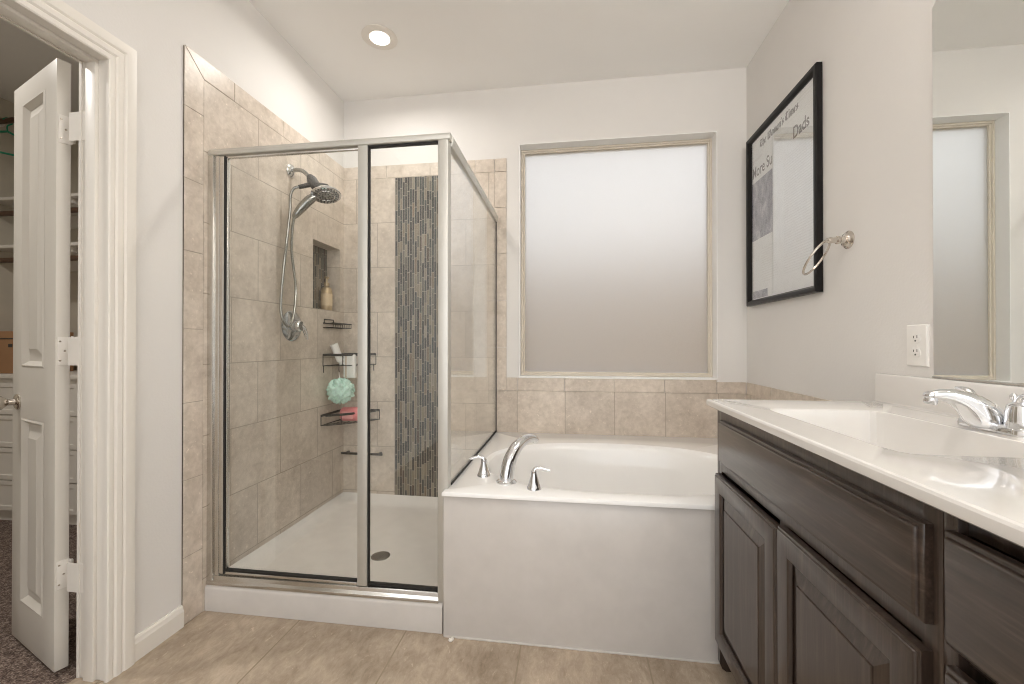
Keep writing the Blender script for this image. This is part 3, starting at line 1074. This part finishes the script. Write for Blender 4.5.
# docked wand
hw = [Vector((-1.322, 2.035, 1.868)), Vector((-1.345, 2.022, 1.845)), Vector((-1.378, 2.008, 1.803)), Vector((-1.405, 2.000, 1.765)), Vector((-1.417, 1.998, 1.748))]
b = MB()
b.tube(curve_pts(hw, 5), lerp_list([.019, .024, .023, .017, .010], 21), 14)
b.build('hand_shower', 'dull_chrome', sh)
hose = curve_pts([(-1.400, 2.022, 1.917), (-1.428, 2.012, 1.905), (-1.442, 2.006, 1.86), (-1.444, 2.005, 1.78), (-1.443, 1.975, 1.60), (-1.440, 1.945, 1.43), (-1.436, 1.926, 1.28),
                  (-1.428, 1.932, 1.215), (-1.420, 1.958, 1.185), (-1.418, 1.985, 1.205), (-1.420, 2.010, 1.28), (-1.428, 2.030, 1.40), (-1.436, 2.010, 1.56), (-1.430, 2.004, 1.68), (-1.416, 1.998, 1.750)], 8)
MB().tube(hose, .0068, 10).build('hose', 'dull_chrome', sh)

sv = empty('shower_valve', (XL, 2.084, 1.192), 'round chrome shower valve with lever on tiled wall behind the hose loop', 'valve')
MB().lathe([(.082, 0), (.082, .003), (.074, .010), (.050, .016), (.034, .019), (.031, .034), (.0, .034)], (WX, 2.084, 1.192), (1, 0, 0), 44).build('escutcheon', 'valve_chrome', sv)
b = MB()
b.lathe([(.030, .030), (.030, .052), (.024, .060), (0, .062)], (WX, 2.084, 1.192), (1, 0, 0), 28)
b.tube([(WX + .048, 2.090, 1.195), (WX + .054, 2.112, 1.182), (WX + .058, 2.126, 1.150), (WX + .059, 2.130, 1.120)], [.014, .013, .011, .008], 12)
b.build('lever_handle', 'chrome', sv)

# ------------------------------------------------------------------ corner baskets and bath things
def wire_basket(zr, zb, y_end, x_end, label, hooks):
    o_ = empty('wire_basket', (XL + .08, YB - .08, zb), label, 'shower basket', 'wire corner baskets in the shower')
    wx, wy = XL + .006, YB - .006
    A = (wx, y_end); B = (x_end, wy)
    K = (XL + .155, y_end + .075)

    def front(n=12):
        out = []
        for i in range(n + 1):
            t = i / n
            out.append((A[0] * (1 - t) ** 2 + 2 * K[0] * t * (1 - t) + B[0] * t * t, A[1] * (1 - t) ** 2 + 2 * K[1] * t * (1 - t) + B[1] * t * t))
        return out
    fr = front()
    peri = fr + [(wx, wy)]
    b_ = MB()
    b_.tube([(x_, y_, zr) for x_, y_ in peri], .0048, 8, closed=True, squash=1.5)
    b_.build('rim', 'wire', o_)
    b_ = MB()
    b_.tube([(x_, y_, zb) for x_, y_ in peri], .0028, 8, closed=True)
    for i in range(1, 12):
        x_, y_ = fr[i]
        b_.tube([(x_, y_, zb), (wx + (x_ - wx) * .0, y_ + 0 * y_, zb)] if i % 2 else [(x_, y_, zb), (x_, wy, zb)], .0020, 6)
    b_.build('floor_wire', 'wire', o_)
    for x_, y_ in [fr[i] for i in (0, 4, 8, 12)] + [(wx, wy)]:
        MB().tube([(x_, y_, zr), (x_, y_, zb)], .0024, 6).build('upright_wire', 'wire', o_)
    for hx, hy in hooks:
        MB().tube(curve_pts([(hx, hy, zb), (hx, hy, zb - .028), (hx + .006, hy - .008, zb - .040), (hx + .010, hy - .016, zb - .030)], 5), .0022, 6).build('hook', 'wire', o_)
    return o_


wire_basket(1.028, .962, 2.372, -1.262, 'upper black wire corner basket holding a white tube', [(XL + .008, 2.374), (XL + .070, 2.440), (-1.275, YB - .012)])
wire_basket(.662, .603, 2.352, -1.236, 'lower black wire corner basket holding a pink bottle', [])
# wire soap shelf
sd = empty('soap_dish', (XL + .03, 2.5, 1.205), 'small black wire soap shelf on the tiled wall under the niche', 'soap dish')
b = MB()
ya, yc_, xa, xb_ = 2.375, 2.585, XL + .006, XL + .070
b.tube([(xa, ya, 1.222), (xb_, ya, 1.222), (xb_, yc_, 1.222), (xa, yc_, 1.222)], .0045, 8, closed=True)
b.build('rim', 'wire', sd)
b = MB()
b.tube([(xa, ya, 1.196), (xb_, ya, 1.196), (xb_, yc_, 1.196), (xa, yc_, 1.196)], .0025, 6, closed=True)
for k in range(9):
    yy = ya + (yc_ - ya) * k / 8
    b.tube([(xa, yy, 1.196), (xb_, yy, 1.196), (xb_, yy, 1.222)], .0022, 6)
b.tube([(xa, ya + .01, 1.222), (xa, ya + .01, 1.246), (xa, ya + .11, 1.246), (xa, ya + .11, 1.222)], .003, 6)
b.build('floor_wire', 'wire', sd)
# low foot bar
fb = empty('foot_bar', (-1.33, YB, .385), 'low black metal bar across the shower corner near the floor', 'shower bar')
MB().box(-1.478, -1.196, YB - .055, YB - .044, .378, .392).build('bar', 'wire', fb, bevel=0.002)
for px in (-1.45, -1.225):
    MB().box(px - .006, px + .006, YB - .046, YB - .0035, .380, .390).build('bracket', 'wire', fb)

# white tube leaning in the upper basket
b = MB()
A = Vector((-1.418, 2.462, .968)); B = Vector((-1.452, 2.430, 1.094))
ax = (B - A).normalized()
pts = [A, A + ax * .018, A + ax * .022, A + ax * .07, B]
b.tube(pts, [.016, .016, .026, .027, .030], 16, squash=.7)
tag(b.build('squeeze_tube', 'white_label', smooth=40), 'white squeeze tube leaning in the upper wire basket', 'tube')
# white dispenser hung below the rim
dp = empty('razor_caddy', (-1.395, 2.50, .882), 'white plastic caddy with tan stripe hung on the upper wire basket', 'caddy')
MB().box(-1.413, -1.336, 2.470, 2.500, .882, 1.030).build('body', 'white_label', dp, bevel=0.006)
MB().box(-1.397, -1.390, 2.4685, 2.4705, .886, 1.024).build('stripe', 'tan', dp)
# mint bath pouf hanging from a hook
bp_ = empty('bath_pouf', (-1.405, 2.44, .72), 'mint green mesh bath pouf hanging under the upper wire basket', 'bath pouf')
c = Vector((-1.400, 2.420, .808))
NU, NV = 64, 40
vs_, fs_ = [], []
for j in range(NV + 1):
    th = math.pi * j / NV
    for i in range(NU):
        ph = 2 * math.pi * i / NU
        r = .074 * (1 + .10 * math.sin(5 * ph + 3 * math.sin(3 * th)) * math.sin(th) + .07 * math.sin(9 * th + 4 * math.cos(2 * ph)) + .045 * math.sin(13 * ph + 7 * th) * math.sin(th))
        vs_.append(c + Vector((math.sin(th) * math.cos(ph), math.sin(th) * math.sin(ph), math.cos(th) * .98)) * r)
for j in range(NV):
    for i in range(NU):
        fs_.append((j * NU + i, j * NU + (i + 1) % NU, (j + 1) * NU + (i + 1) % NU, (j + 1) * NU + i))
b = MB().add(vs_, fs_)
for k in range(34):        # ruffles
    n_ = Vector((random.gauss(0, 1), random.gauss(0, 1), random.gauss(0, 1))).normalized()
    u_ = n_.cross(Vector((.3, .2, 1))).normalized()
    v_ = n_.cross(u_)
    q = []
    for i in range(13):
        a = math.pi * 1.3 * i / 12
        q.append(c + n_ * (.066 + .012 * math.sin(3 * a + k)) + u_ * math.cos(a) * .024 + v_ * math.sin(a) * .024)
    b.tube(q, .0052, 6, squash=.5)
b.build('netting', 'mint', bp_, smooth=60)
MB().tube([(-1.423, 2.440, .925), (-1.418, 2.434, .90), (-1.408, 2.426, .875)], .0022, 6).build('cord', 'white_label', bp_)
# pink bottle lying in the lower basket
b = MB()
A = Vector((-1.440, 2.500, .651)); B = Vector((-1.310, 2.512, .653))
ax = (B - A)
b.tube([A, A + ax * .04, A + ax * .1, A + ax * .85, A + ax * .95, B], [.020, .040, .046, .046, .042, .026], 18, squash=.95)
o = b.build('pink_bottle', 'pink', smooth=50)
tag(o, 'pink bottle lying in the lower wire basket', 'bottle')
MB().box(-1.415, -1.345, 2.4575, 2.464, .630, .672).build('bottle_label', mat('pale_pink_label', (.86, .40, .40), .5), o)
# gold pump bottle in the niche
gx, gy, gz = XL - .035, 2.475, NZ0 + .006
pb = empty('pump_bottle', (gx, gy, gz), 'gold pump soap bottle standing in the tiled wall niche', 'bottle')
MB().lathe([(.0, 0), (.032, .0), (.034, .004), (.034, .125), (.028, .142), (.013, .152), (.013, .158)], (gx, gy, gz), seg=26).build('body', 'gold', pb)
b = MB()
b.lathe([(.017, .156), (.017, .176), (.006, .178), (.006, .200), (.013, .201), (.013, .214), (0, .216)], (gx, gy, gz), seg=18)
b.tube([(gx, gy, gz + .208), (gx + .02, gy - .025, gz + .208), (gx + .028, gy - .034, gz + .198)], .005, 8)
b.build('pump', 'gold', pb)
MB().lathe([(.0346, .030), (.0346, .105)], (gx, gy, gz), seg=26).build('bottle_label', mat('cream_label', (.60, .48, .32), .5), pb)

# ------------------------------------------------------------------ vanity
VY0, VY1, VYM = 0.195, 1.515, 0.640     # far ends and the joint between the two units
FX, BX = 0.495, XR - .002               # face frame and wall
DFX = .475


def front_panel(rect, steps, name, parent, m, x_front=DFX):
    fn = lambda s_, t, d: (x_front - d, s_, t)
    return MB().rings(rect, steps, fn, close_back=True).build(name, m, parent, smooth=60)


def cab_door(rect, parent):
    s0, s1, t0, t1 = rect
    st = [(0, -.020), (0, -.0075), (.0009, -.0052), (.003, -.0042), (.0052, -.004), (.0058, -.0020), (.0072, -.0006), (.0095, 0), (.0505, 0), (.0525, -.0012), (.0545, -.004), (.056, -.010)]
    d_ = MB().rings(rect, st, lambda s_, t, d: (DFX - d, s_, t), fill=False).build('cabinet_door', 'wood_v', parent, smooth=40)
    r2 = (s0 + .056, s1 - .056, t0 + .056, t1 - .056)
    MB().rings(r2, [(-.004, -.0115), (.004, -.0115), (.034, -.0030), (.0345, -.0008), (.036, 0)], lambda s_, t, d: (DFX - d, s_, t)).build('raised_panel', 'wood_v', d_, smooth=15)
    return d_


slab_front = [(0, -.020), (0, -.0105), (.0010, -.0078), (.0035, -.0066), (.0062, -.0062), (.0068, -.0035), (.0085, -.0010), (.0115, 0)]
TOP = .880
vc = empty('sink_cabinet', ((FX + BX) / 2, (VYM + VY1) / 2, 0), 'dark espresso sink base cabinet with two raised panel doors beside the tub', 'cabinet')
b = MB()
b.box(FX + .019, BX, VYM + .001, VY1 - .019, .098, .116)
b.box(FX + .019, BX, VYM + .001, VYM + .018, .116, TOP).box(BX - .008, BX, VYM + .018, VY1 - .019, .116, TOP)
b.build('carcass', 'wood_v', vc)
b = MB()
# end panel, notched and rounded at the toe
pts = [(FX, .004), (FX + .012, .0), (BX, .0), (BX, TOP), (FX, TOP)]
b.prism([(FX, .026), (FX + .008, .008), (FX + .02, 0), (BX, 0), (BX, TOP), (FX, TOP)], lambda a, z, d: (a, d, z), VY1 - .019, VY1)
b.build('end_panel', 'wood_v', vc, bevel=0.001)
b = MB()
fr_ = lambda a, z, d: (FX + d, a, z)
b.slab(VYM, VY1 - .0192, .098, TOP, [(VYM + .035, VY1 - .08, .73, .83), (VYM + .035, 1.045, .13, .675), (1.085, VY1 - .04, .13, .675)], fr_, 0, .019)
b.build('face_frame', 'wood_v', vc, bevel=0.0008)
MB().box(FX + .070, FX + .085, VYM, VY1 - .019, 0, .098).build('toe_kick', 'dark', vc)
front_panel((.655, 1.455, .7095, .8475), slab_front, 'false_drawer_front', vc, 'wood_h')
cab_door((1.068, 1.490, .108, .665), vc)
cab_door((.656, 1.0625, .108, .672), vc)

vd = empty('drawer_cabinet', ((FX + BX) / 2, (VYM + VY0) / 2, 0), 'dark espresso drawer cabinet with stacked drawers next to the two-door sink cabinet', 'cabinet')
b = MB()
b.box(FX + .030, BX, VY0, VYM - .001, .098, .116)
b.box(FX + .030, BX, VYM - .018, VYM - .001, .116, TOP).box(FX + .030, BX, VY0, VY0 + .018, .116, TOP).box(BX - .008, BX, VY0 + .018, VYM - .018, .116, TOP)
b.build('carcass', 'wood_v', vd)
b = MB()
b.box(FX, FX + .030, VYM - .022, VYM - .001, .098, TOP).box(FX, FX + .030, VY0, VY0 + .03, .098, TOP)
for z in (.098, .390, .684):
    b.box(FX + .012, FX + .030, VY0 + .03, VYM - .022, z, z + .022)
b.box(FX + .012, FX + .030, VY0 + .03, VYM - .022, TOP - .03, TOP)
b.build('face_frame', 'wood_v', vd, bevel=0.0008)
MB().box(FX + .070, FX + .085, VY0, VYM, 0, .098).build('toe_kick', 'dark', vd)
for z0, z1 in ((.706, .8535), (.405, .679), (.110, .378)):
    front_panel((VY0 + .02, .622, z0, z1), slab_front, 'drawer', vd, 'wood_h')

# --- worktop with moulded basin
VX0, VTY0, VTY1, VZ = .468, .170, 1.543, .9053
vt = empty('vanity_countertop', ((VX0 + XR) / 2, (VTY0 + VTY1) / 2, TOP), 'glossy white cultured marble vanity top with moulded rectangular sink', 'countertop')
SX, SY, SA, SB = .720, 1.083, .148, .262
b = basin_top((VX0, XR - .001, VTY0, VTY1), (SX, SY), (SA, SB), 12.0,
              [(.02, TOP + .0005), (.006, TOP + .0005), (.001, TOP + .004), (0, TOP + .008), (.0, VZ - .006), (.002, VZ - .002), (.006, VZ)],
              [(1.02, 1.02, 0, 0, VZ), (1.0, 1.0, 0, 0, VZ - .0015), (.985, .99, 0, 0, VZ - .008), (.95, .965, .002, 0, VZ - .04), (.90, .93, .004, 0, VZ - .085),
               (.82, .87, .006, 0, VZ - .115), (.6, .65, .006, 0, VZ - .125), (.15, .10, .006, 0, VZ - .130)], 0)
b.build('top_slab', 'marble', vt, smooth=24)
b = MB()
b.prism([(0, 0), (.030, 0), (.022, .004), (.0205, .012), (.020, .088), (.016, .094), (0, .094)], lambda a, z, d: (XR - .001 - a, d, VZ - .0002 + z), VTY0, 1.548 - .002)
b.build('backsplash', 'marble', vt, bevel=0.001)
MB().lathe([(.024, 0), (.024, .003), (.014, .0035), (.012, -.004), (0, -.004)], (SX + .006, SY, VZ - .1305), seg=24).build('basin_drain', 'chrome', vt)

# --- sink faucet
sf = empty('sink_faucet', (.935, 1.062, VZ), 'chrome two-handle centerset faucet on the vanity top behind the sink', 'faucet')
FXc, FYc = .924, 1.058
b = MB()
n = 36
pl = []
for i in range(n):
    a = 2 * math.pi * i / n
    ca, sa = math.cos(a), math.sin(a)
    pl.append((FXc + .027 * ca * (1 if abs(sa) > 0 else 1), FYc + (.052 if sa > 0 else -.052) * (1 if abs(sa) > 1e-9 else 0) + .028 * sa))
vs_ = []
for ins, z in ((1.0, 0), (1.0, .010), (.93, .017), (.80, .020)):
    vs_ += [(FXc + (p[0] - FXc) * ins, FYc + (p[1] - FYc) * (1 - (1 - ins) * .35), VZ + z) for p in pl]
fs_ = [tuple(range(n))[::-1]] + [(k * n + i, k * n + (i + 1) % n, (k + 1) * n + (i + 1) % n, (k + 1) * n + i) for k in range(3) for i in range(n)] + [tuple(3 * n + i for i in range(n))]
b.add(vs_, fs_)
b.build('base_plate', 'chrome', sf, smooth=50)
ST = [(-.143, .082, -.141, .066, .0115), (-.122, .090, -.120, .067, .0135), (-.088, .092, -.092, .060, .0165), (-.050, .085, -.072, .042, .0205),
      (-.014, .068, -.062, .022, .0245), (.012, .042, -.052, .010, .0275), (.027, .016, -.045, .004, .0275)]
vs_, fs_ = [], []
NS = 20
for xt_, zt_, xb2, zb2, hw_ in ST:
    for k in range(NS):
        a = 2 * math.pi * k / NS
        ca, sa = math.cos(a), math.sin(a)
        u_ = .5 + .5 * math.copysign(abs(ca) ** .8, ca)
        vs_.append((FXc + xb2 + (xt_ - xb2) * u_, FYc + hw_ * math.copysign(abs(sa) ** .8, sa), VZ + zb2 + (zt_ - zb2) * u_))
for i in range(len(ST) - 1):
    for k in range(NS):
        fs_.append((i * NS + k, i * NS + (k + 1) % NS, (i + 1) * NS + (k + 1) % NS, (i + 1) * NS + k))
fs_ += [tuple(range(NS))[::-1], tuple((len(ST) - 1) * NS + k for k in range(NS))]
sp_o = MB().add(vs_, fs_).build('spout', 'chrome', sf, smooth=60)
md = sp_o.modifiers.new('round', 'SUBSURF')
md.levels = md.render_levels = 2
MB().lathe([(.012, 0), (.012, .010), (.010, .014)], (FXc - .128, FYc, VZ + .070), (-.15, 0, -1), 16).build('aerator', 'chrome', sf)
for sgn in (-1, 1):
    hy = FYc + sgn * .0515
    h = MB().lathe([(.025, .012), (.0255, .020), (.0245, .048), (.022, .062), (.012, .071), (0, .073)], (FXc, hy, VZ), seg=26).build('handle', 'chrome', sf)
    b = MB()
    b.tube(curve_pts([(FXc, hy, VZ + .062), (FXc - .004, hy + sgn * .010, VZ + .080), (FXc - .006, hy + sgn * .024, VZ + .084), (FXc - .006, hy + sgn * .036, VZ + .085)], 5), lerp_list([.013, .011, .009, .007], 16), 12, squash=.7)
    b.build('lever', 'chrome', h)
b = MB()
b.lathe([(.0028, .015), (.0028, .068), (.006, .070), (.0065, .078), (.003, .083), (0, .084)], (FXc + .032, FYc, VZ), seg=14)
b.build('lift_rod', 'chrome', sf)

# ------------------------------------------------------------------ mirror, outlet, towel ring, framed newspaper
MY1, MY0, MZ0, MZ1, CH = 1.340, .20, .9995, 2.066, .022
mr = empty('wall_mirror', (XR, (MY0 + MY1) / 2, MZ0), 'large frameless wall mirror with clipped corners above the vanity backsplash', 'mirror')
poly = [(MY0 + CH, MZ0 + .004), (MY1, MZ0 + .004), (MY1, MZ1 - CH), (MY1 - CH, MZ1), (MY0 + CH, MZ1), (MY0, MZ1 - CH), (MY0, MZ0 + .004)]
MB().prism(poly, lambda a, z, d: (XR - d, a, z), .0005, .005).build('mirror_sheet', 'mirror', mr, smooth=0)
MB().box(XR - .009, XR - .0003, MY0, MY1, MZ0, MZ0 + .006).build('bottom_channel', 'nickel_frame', mr, bevel=0.001)

ol = empty('wall_outlet', (XR, 1.398, 1.092), 'white duplex outlet on the wall beside the mirror edge', 'outlet')
MB().rings((1.360, 1.437, 1.030, 1.153), [(0, 0), (0, .003), (.003, .006), (.006, .0065)], fx_right, close_back=True).build('cover_plate', 'plastic_white', ol)
for cz in (1.112, 1.071):
    c_ = (XR - .0062, 1.3985, cz)
    b = MB()
    pr = []
    for i in range(28):
        a = 2 * math.pi * i / 28
        pr.append((1.3985 + .0165 * math.cos(a), cz + max(-.0135, min(.0135, .0165 * math.sin(a)))))
    b.prism(pr, fx_right, .0055, .0085)
    f_ = b.build('socket', 'plastic_white', ol, bevel=0.0006)
    b = MB()
    for dy, hh in ((-.0062, .0085), (.0062, .0068)):
        b.box(XR - .0091, XR - .0084, 1.3985 + dy - .0011, 1.3985 + dy + .0011, cz + .001, cz + .001 + hh)
    b.lathe([(.0026, 0), (.0026, .0006)], (XR - .0085, 1.3985, cz - .0068), (-1, 0, 0), 12)
    b.build('slot', 'slot', f_)
MB().lathe([(.0028, 0), (.002, .001)], (XR - .0064, 1.3985, 1.0915), (-1, 0, 0), 12).build('cover_screw', 'plastic_white', ol)

TY, TZ = 1.712, 1.481
tw = empty('towel_ring', (XR, TY, TZ), 'satin nickel towel ring on the wall beside the framed newspaper', 'towel ring')
MB().lathe([(.033, 0), (.033, .004), (.029, .008), (.027, .009), (.024, .014), (.014, .018), (.012, .030), (.015, .034), (.015, .040), (.011, .044), (.010, .056), (.0, .056)], (XR, TY, TZ), (-1, 0, 0), 32).build('wall_post', 'nickel', tw)
b = MB()
b.tube([(XR - .052, TY, TZ), (XR - .062, TY, TZ), (XR - .074, TY, TZ - .001)], [.010, .0125, .009], 14)
b.build('ring_clip', 'nickel', tw)
R_ = .070
dn = Vector((-.428, .359, -.829)).normalized()
hx_ = Vector((.643, .766, 0))
hx_ = (hx_ - dn * hx_.dot(dn)).normalized()
tc = Vector((XR - .066, TY, TZ)) + dn * R_
MB().tube([tc + dn * math.cos(2 * math.pi * k / 48) * R_ + hx_ * math.sin(2 * math.pi * k / 48) * R_ for k in range(48)], .0042, 10, closed=True).build('ring', 'nickel', tw)

# --- framed newspaper
PYa, PYb, PZa, PZb = 1.868, 2.556, 1.308, 2.247
pf = empty('framed_newspaper', (XR, (PYa + PYb) / 2, PZa), 'black framed newspaper front page hung on the wall between tub and vanity', 'picture')
prof = [(0, .002), (0, .024), (-.004, .029), (-.012, .030), (-.022, .026), (-.028, .018), (-.031, .014), (-.031, .002)]
pth = [(PYa, PZa), (PYa, PZb), (PYb, PZb), (PYb, PZa)]
MB().sweep(prof, pth, fx_right, closed=True).build('frame', 'black_frame', pf, smooth=30)
MB().box(XR - .008, XR - .004, PYa + .026, PYb - .026, PZa + .026, PZb - .026).build('newspaper_page', 'paper', pf, smooth=0)
MB().box(XR - .0135, XR - .0115, PYa + .028, PYb - .028, PZa + .028, PZb - .028).build('picture_glass', 'picture_glass', pf, smooth=0)
PX = .0082
LEFT = 2.530                # the page's own left edge (far end); text runs towards smaller y
fpage = lambda a, z, d: (XR - PX - d, LEFT - a, z)

# broad-nib lettering for the masthead: strokes on a grid, x height 4, cap height 6
G = {
    'T': (5, [[(0, 5.3), (1.2, 6), (3.4, 5.4), (4.8, 6)], [(2.4, 5.4), (2.0, 1.2), (3.0, 0), (4.2, .9)], [(.8, 4.2), (.5, 1.8), (1.2, .8)]]),
    'h': (3.6, [[(.6, 6), (.6, .3), (1.0, 0)], [(.6, 3.2), (2.0, 4), (2.7, 3.2), (2.6, .8), (1.9, -1)]]),
    'e': (3.1, [[(.7, 3.2), (.6, .8), (1.4, 0), (2.5, .9)], [(.7, 3.2), (1.6, 4), (2.5, 3.2), (.7, 1.9)]]),
    'W': (7, [[(.3, 5.6), (1.2, 6), (1.0, 1.0), (2.2, 0), (3.2, .9)], [(3.0, 5.6), (3.2, .9)], [(3.2, .9), (4.6, 0), (5.8, 1.2), (5.6, 4.6), (4.4, 6)]]),
    'o': (3.4, [[(.7, 3.3), (.6, .8), (1.6, 0), (2.7, .8), (2.7, 3.3), (1.7, 4), (.7, 3.3)]]),
    'm': (5.4, [[(.6, 3.8), (.7, 0)], [(.7, 3.2), (1.9, 4), (2.5, 3.3), (2.5, 0)], [(2.5, 3.2), (3.7, 4), (4.4, 3.3), (4.4, .3), (4.9, 0)]]),
    'n': (3.7, [[(.6, 3.8), (.7, 0)], [(.7, 3.2), (1.9, 4), (2.7, 3.3), (2.7, .3), (3.2, 0)]]),
    'i': (2, [[(.7, 4), (.8, .4), (1.3, 0)], [(.7, 5.4), (1.1, 5.2)]]),
    's': (3.0, [[(2.4, 3.4), (1.5, 4), (.7, 3.1), (2.3, 1.4), (2.2, .6), (1.3, 0), (.5, .7)]]),
    "'": (1.4, [[(.6, 6), (.5, 5)]]),
    ' ': (2.2, []),
}


def masthead(text, a0, z0, scale):
    b_ = MB()
    a = a0
    nib = Vector((.68, .55))
    for ch in text:
        wd, strokes = G[ch]
        for st in strokes:
            for p, q in zip(st, st[1:]):
                p, q = Vector(p), Vector(q)
                quad = [p - nib, p + nib, q + nib, q - nib]
                b_.prism([(a + v.x * scale, z0 + v.y * scale) for v in quad], fpage, 0.0, 0.0006)
        a += wd * scale
    return b_, a


mb_, end = masthead("The Women's Times", 0, 0, .0078)
mb_, end = masthead("The Women's Times", .106, 2.152, .0078 * .385 / end)
mb_.build('masthead', 'ink', pf, smooth=0)


def font_text(body, a0, z0, size, name, m, bold=.0, sx=1.0):
    cu = bpy.data.curves.new(name, 'FONT')
    cu.body = body
    cu.size = size
    cu.offset = bold
    cu.extrude = 0.0
    tmp = bpy.data.objects.new(name, cu)
    COL.objects.link(tmp)
    dg_ = bpy.context.evaluated_depsgraph_get()
    me = bpy.data.meshes.new_from_object(tmp.evaluated_get(dg_))
    bpy.data.objects.remove(tmp)
    bpy.data.curves.remove(cu)
    base = world_loc(pf)
    for v in me.vertices:
        v.co = Vector(fpage(a0 + v.co.x * sx, z0 + v.co.y, .0004)) - base
    me.materials.clear()
    me.materials.append(M[m])
    o_ = bpy.data.objects.new(name, me)
    COL.objects.link(o_)
    o_.parent = pf
    return o_


font_text('More Su', .012, 2.012, .085, 'headline', 'ink', .0012, .80)
font_text('Dads', .444, 2.034, .078, 'headline', 'ink', .0016, .84)
# rules and columns of unreadably small print
b = MB()
def rule(a0, a1, z, h=.004):
    b.box(XR - PX - .0004, XR - PX, LEFT - a1, LEFT - a0, z, z + h)
rule(.02, .62, 2.130, .002)
rule(.01, .13, 2.098, .014)
rule(.25, .40, 2.085, .014)
rule(.46, .62, 2.188, .006)
rule(.46, .60, 2.172, .006)
for c0, c1, z0, z1 in ((.36, .62, 1.42, 1.98), (.12, .30, 1.42, 1.60)):
    z = z1
    while z > z0:
        rule(c0, c1 - random.uniform(0, .03), z, .0045)
        z -= .0125
b.build('small_print', 'pale_ink', pf, smooth=0)
MB().box(XR - PX - .0005, XR - PX, LEFT - .245, LEFT - .008, 1.665, 1.985).build('news_photo', 'print', pf, smooth=0)
MB().box(XR - PX - .0005, XR - PX, LEFT - .19, LEFT - .02, 1.345, 1.385).build('news_photo', 'print', pf, smooth=0)
MB().box(XR - .004, XR, (PYa + PYb) / 2 - .02, (PYa + PYb) / 2 + .02, PZb - .05, PZb - .02).build('hanger_plate', 'nickel', pf)

# ------------------------------------------------------------------ things in the closet
cd = empty('closet_dresser', (-2.9, 2.35, 0), 'white built-in drawer unit along the far closet wall', 'dresser')
DX0, DX1, DYf, DH = -3.66, -2.15, 2.135, .905
MB().box(DX0, DX1, DYf + .018, CY1 - .002, .06, DH - .02).build('body', 'trim', cd)
MB().box(DX0, DX1, DYf - .012, CY1 - .002, DH - .02, DH + .005).build('top', 'trim', cd, bevel=0.002)
MB().box(DX0, DX1, DYf + .03, CY1 - .002, 0.0, .06).build('plinth', 'trim', cd)
for c0, c1 in ((DX0, -2.915), (-2.905, DX1)):
    zb_ = .07
    for hgt in (.19, .20, .20, .20):
        MB().rings((c0 + .005, c1 - .005, zb_ + .004, zb_ + hgt - .004), [(0, -.018), (0, 0), (.025, 0), (.030, -.006), (.034, -.006)], lambda s_, t, d: (s_, DYf - d, t), close_back=True).build('drawer', 'trim', cd, smooth=15)
        zb_ += hgt
b = MB().box(-3.66, -3.38, 2.17, 2.45, DH + .0055, 1.175)
bxo = b.build('storage_box', 'box', bevel=0.003)
tag(bxo, 'brown cardboard box standing on the white closet drawer unit', 'box')
MB().box(-3.475, -3.445, 2.168, 2.1705, 1.075, 1.095).build('hand_hole', 'slot', bxo)
MB().box(-3.66, -3.38, 2.168, 2.17, 1.125, 1.132).build('lid_seam', 'slot', bxo)
for nm, z, lab in (('closet_shelf', 2.010, 'upper white closet shelf with a brown hanging rod beneath'), ('closet_shelf', 1.705, 'lower white closet shelf with a brown hanging rod beneath')):
    s_ = empty(nm, (-2.9, CY1 - .2, z), lab, 'shelf', 'closet shelves')
    MB().box(CX0 + .002, JX - .4, CY1 - .36, CY1 - .001, z, z + .019).build('board', 'trim', s_, bevel=0.001)
    MB().tube([(CX0 + .002, CY1 - .30, z - .065), (JX - .45, CY1 - .30, z - .065)], .017, 14).build('hanging_rod', 'rod', s_)
    MB().box(CX0 + .002, JX - .4, CY1 - .020, CY1 - .001, z - .09, z - .0005).build('cleat', 'trim', s_)
    for px in (-3.1, -2.35):
        b = MB()
        b.prism([(CY1 - .021, z - .001), (CY1 - .33, z - .001), (CY1 - .33, z - .03), (CY1 - .27, z - .045), (CY1 - .05, z - .26), (CY1 - .021, z - .27)], lambda a, q, d: (d, a, q), px, px + .014)
        b.build('bracket', 'trim', s_)
sr = empty('closet_rod', (-2.9, 2.25, 2.55), 'high wooden closet rod where the green hanger hangs', 'rod')
MB().tube([(CX0 + .001, 2.25, 2.545), (JX - .12, 2.25, 2.545)], .017, 14).build('pole', 'rod', sr)
for px in (CX0 + .006, JX - .122):
    MB().lathe([(.032, -.006), (.032, .004), (.020, .006)], (px, 2.25, 2.545), (1, 0, 0), 20).build('rod_socket', 'trim', sr)
# green hanger
hg = empty('clothes_hanger', (-3.62, 2.25, 2.40), 'green plastic clothes hanger on the high closet rod', 'hanger')
hcx, hcy, hcz = -3.62, 2.25, 2.425
d_ = Vector((.55, .83, 0))
tri = curve_pts([Vector((hcx, hcy, hcz + .05)), Vector((hcx, hcy, hcz)) + d_ * .11 , Vector((hcx, hcy, hcz - .075)) + d_ * .20, Vector((hcx, hcy, hcz - .095)) + d_ * .19, Vector((hcx, hcy, hcz - .095)),
                 Vector((hcx, hcy, hcz - .095)) - d_ * .19, Vector((hcx, hcy, hcz - .075)) - d_ * .20, Vector((hcx, hcy, hcz)) - d_ * .11, Vector((hcx, hcy, hcz + .05))], 6)
MB().tube(tri, .0065, 10).build('shoulder_bar', 'green', hg)
hk = curve_pts([Vector((hcx, hcy, hcz + .045)), Vector((hcx, hcy, hcz + .085)), Vector((hcx, hcy + .024, hcz + .115)), Vector((hcx, hcy, hcz + .138)), Vector((hcx, hcy - .024, hcz + .118))], 6)
MB().tube(hk, .004, 8).build('hook', 'green', hg)
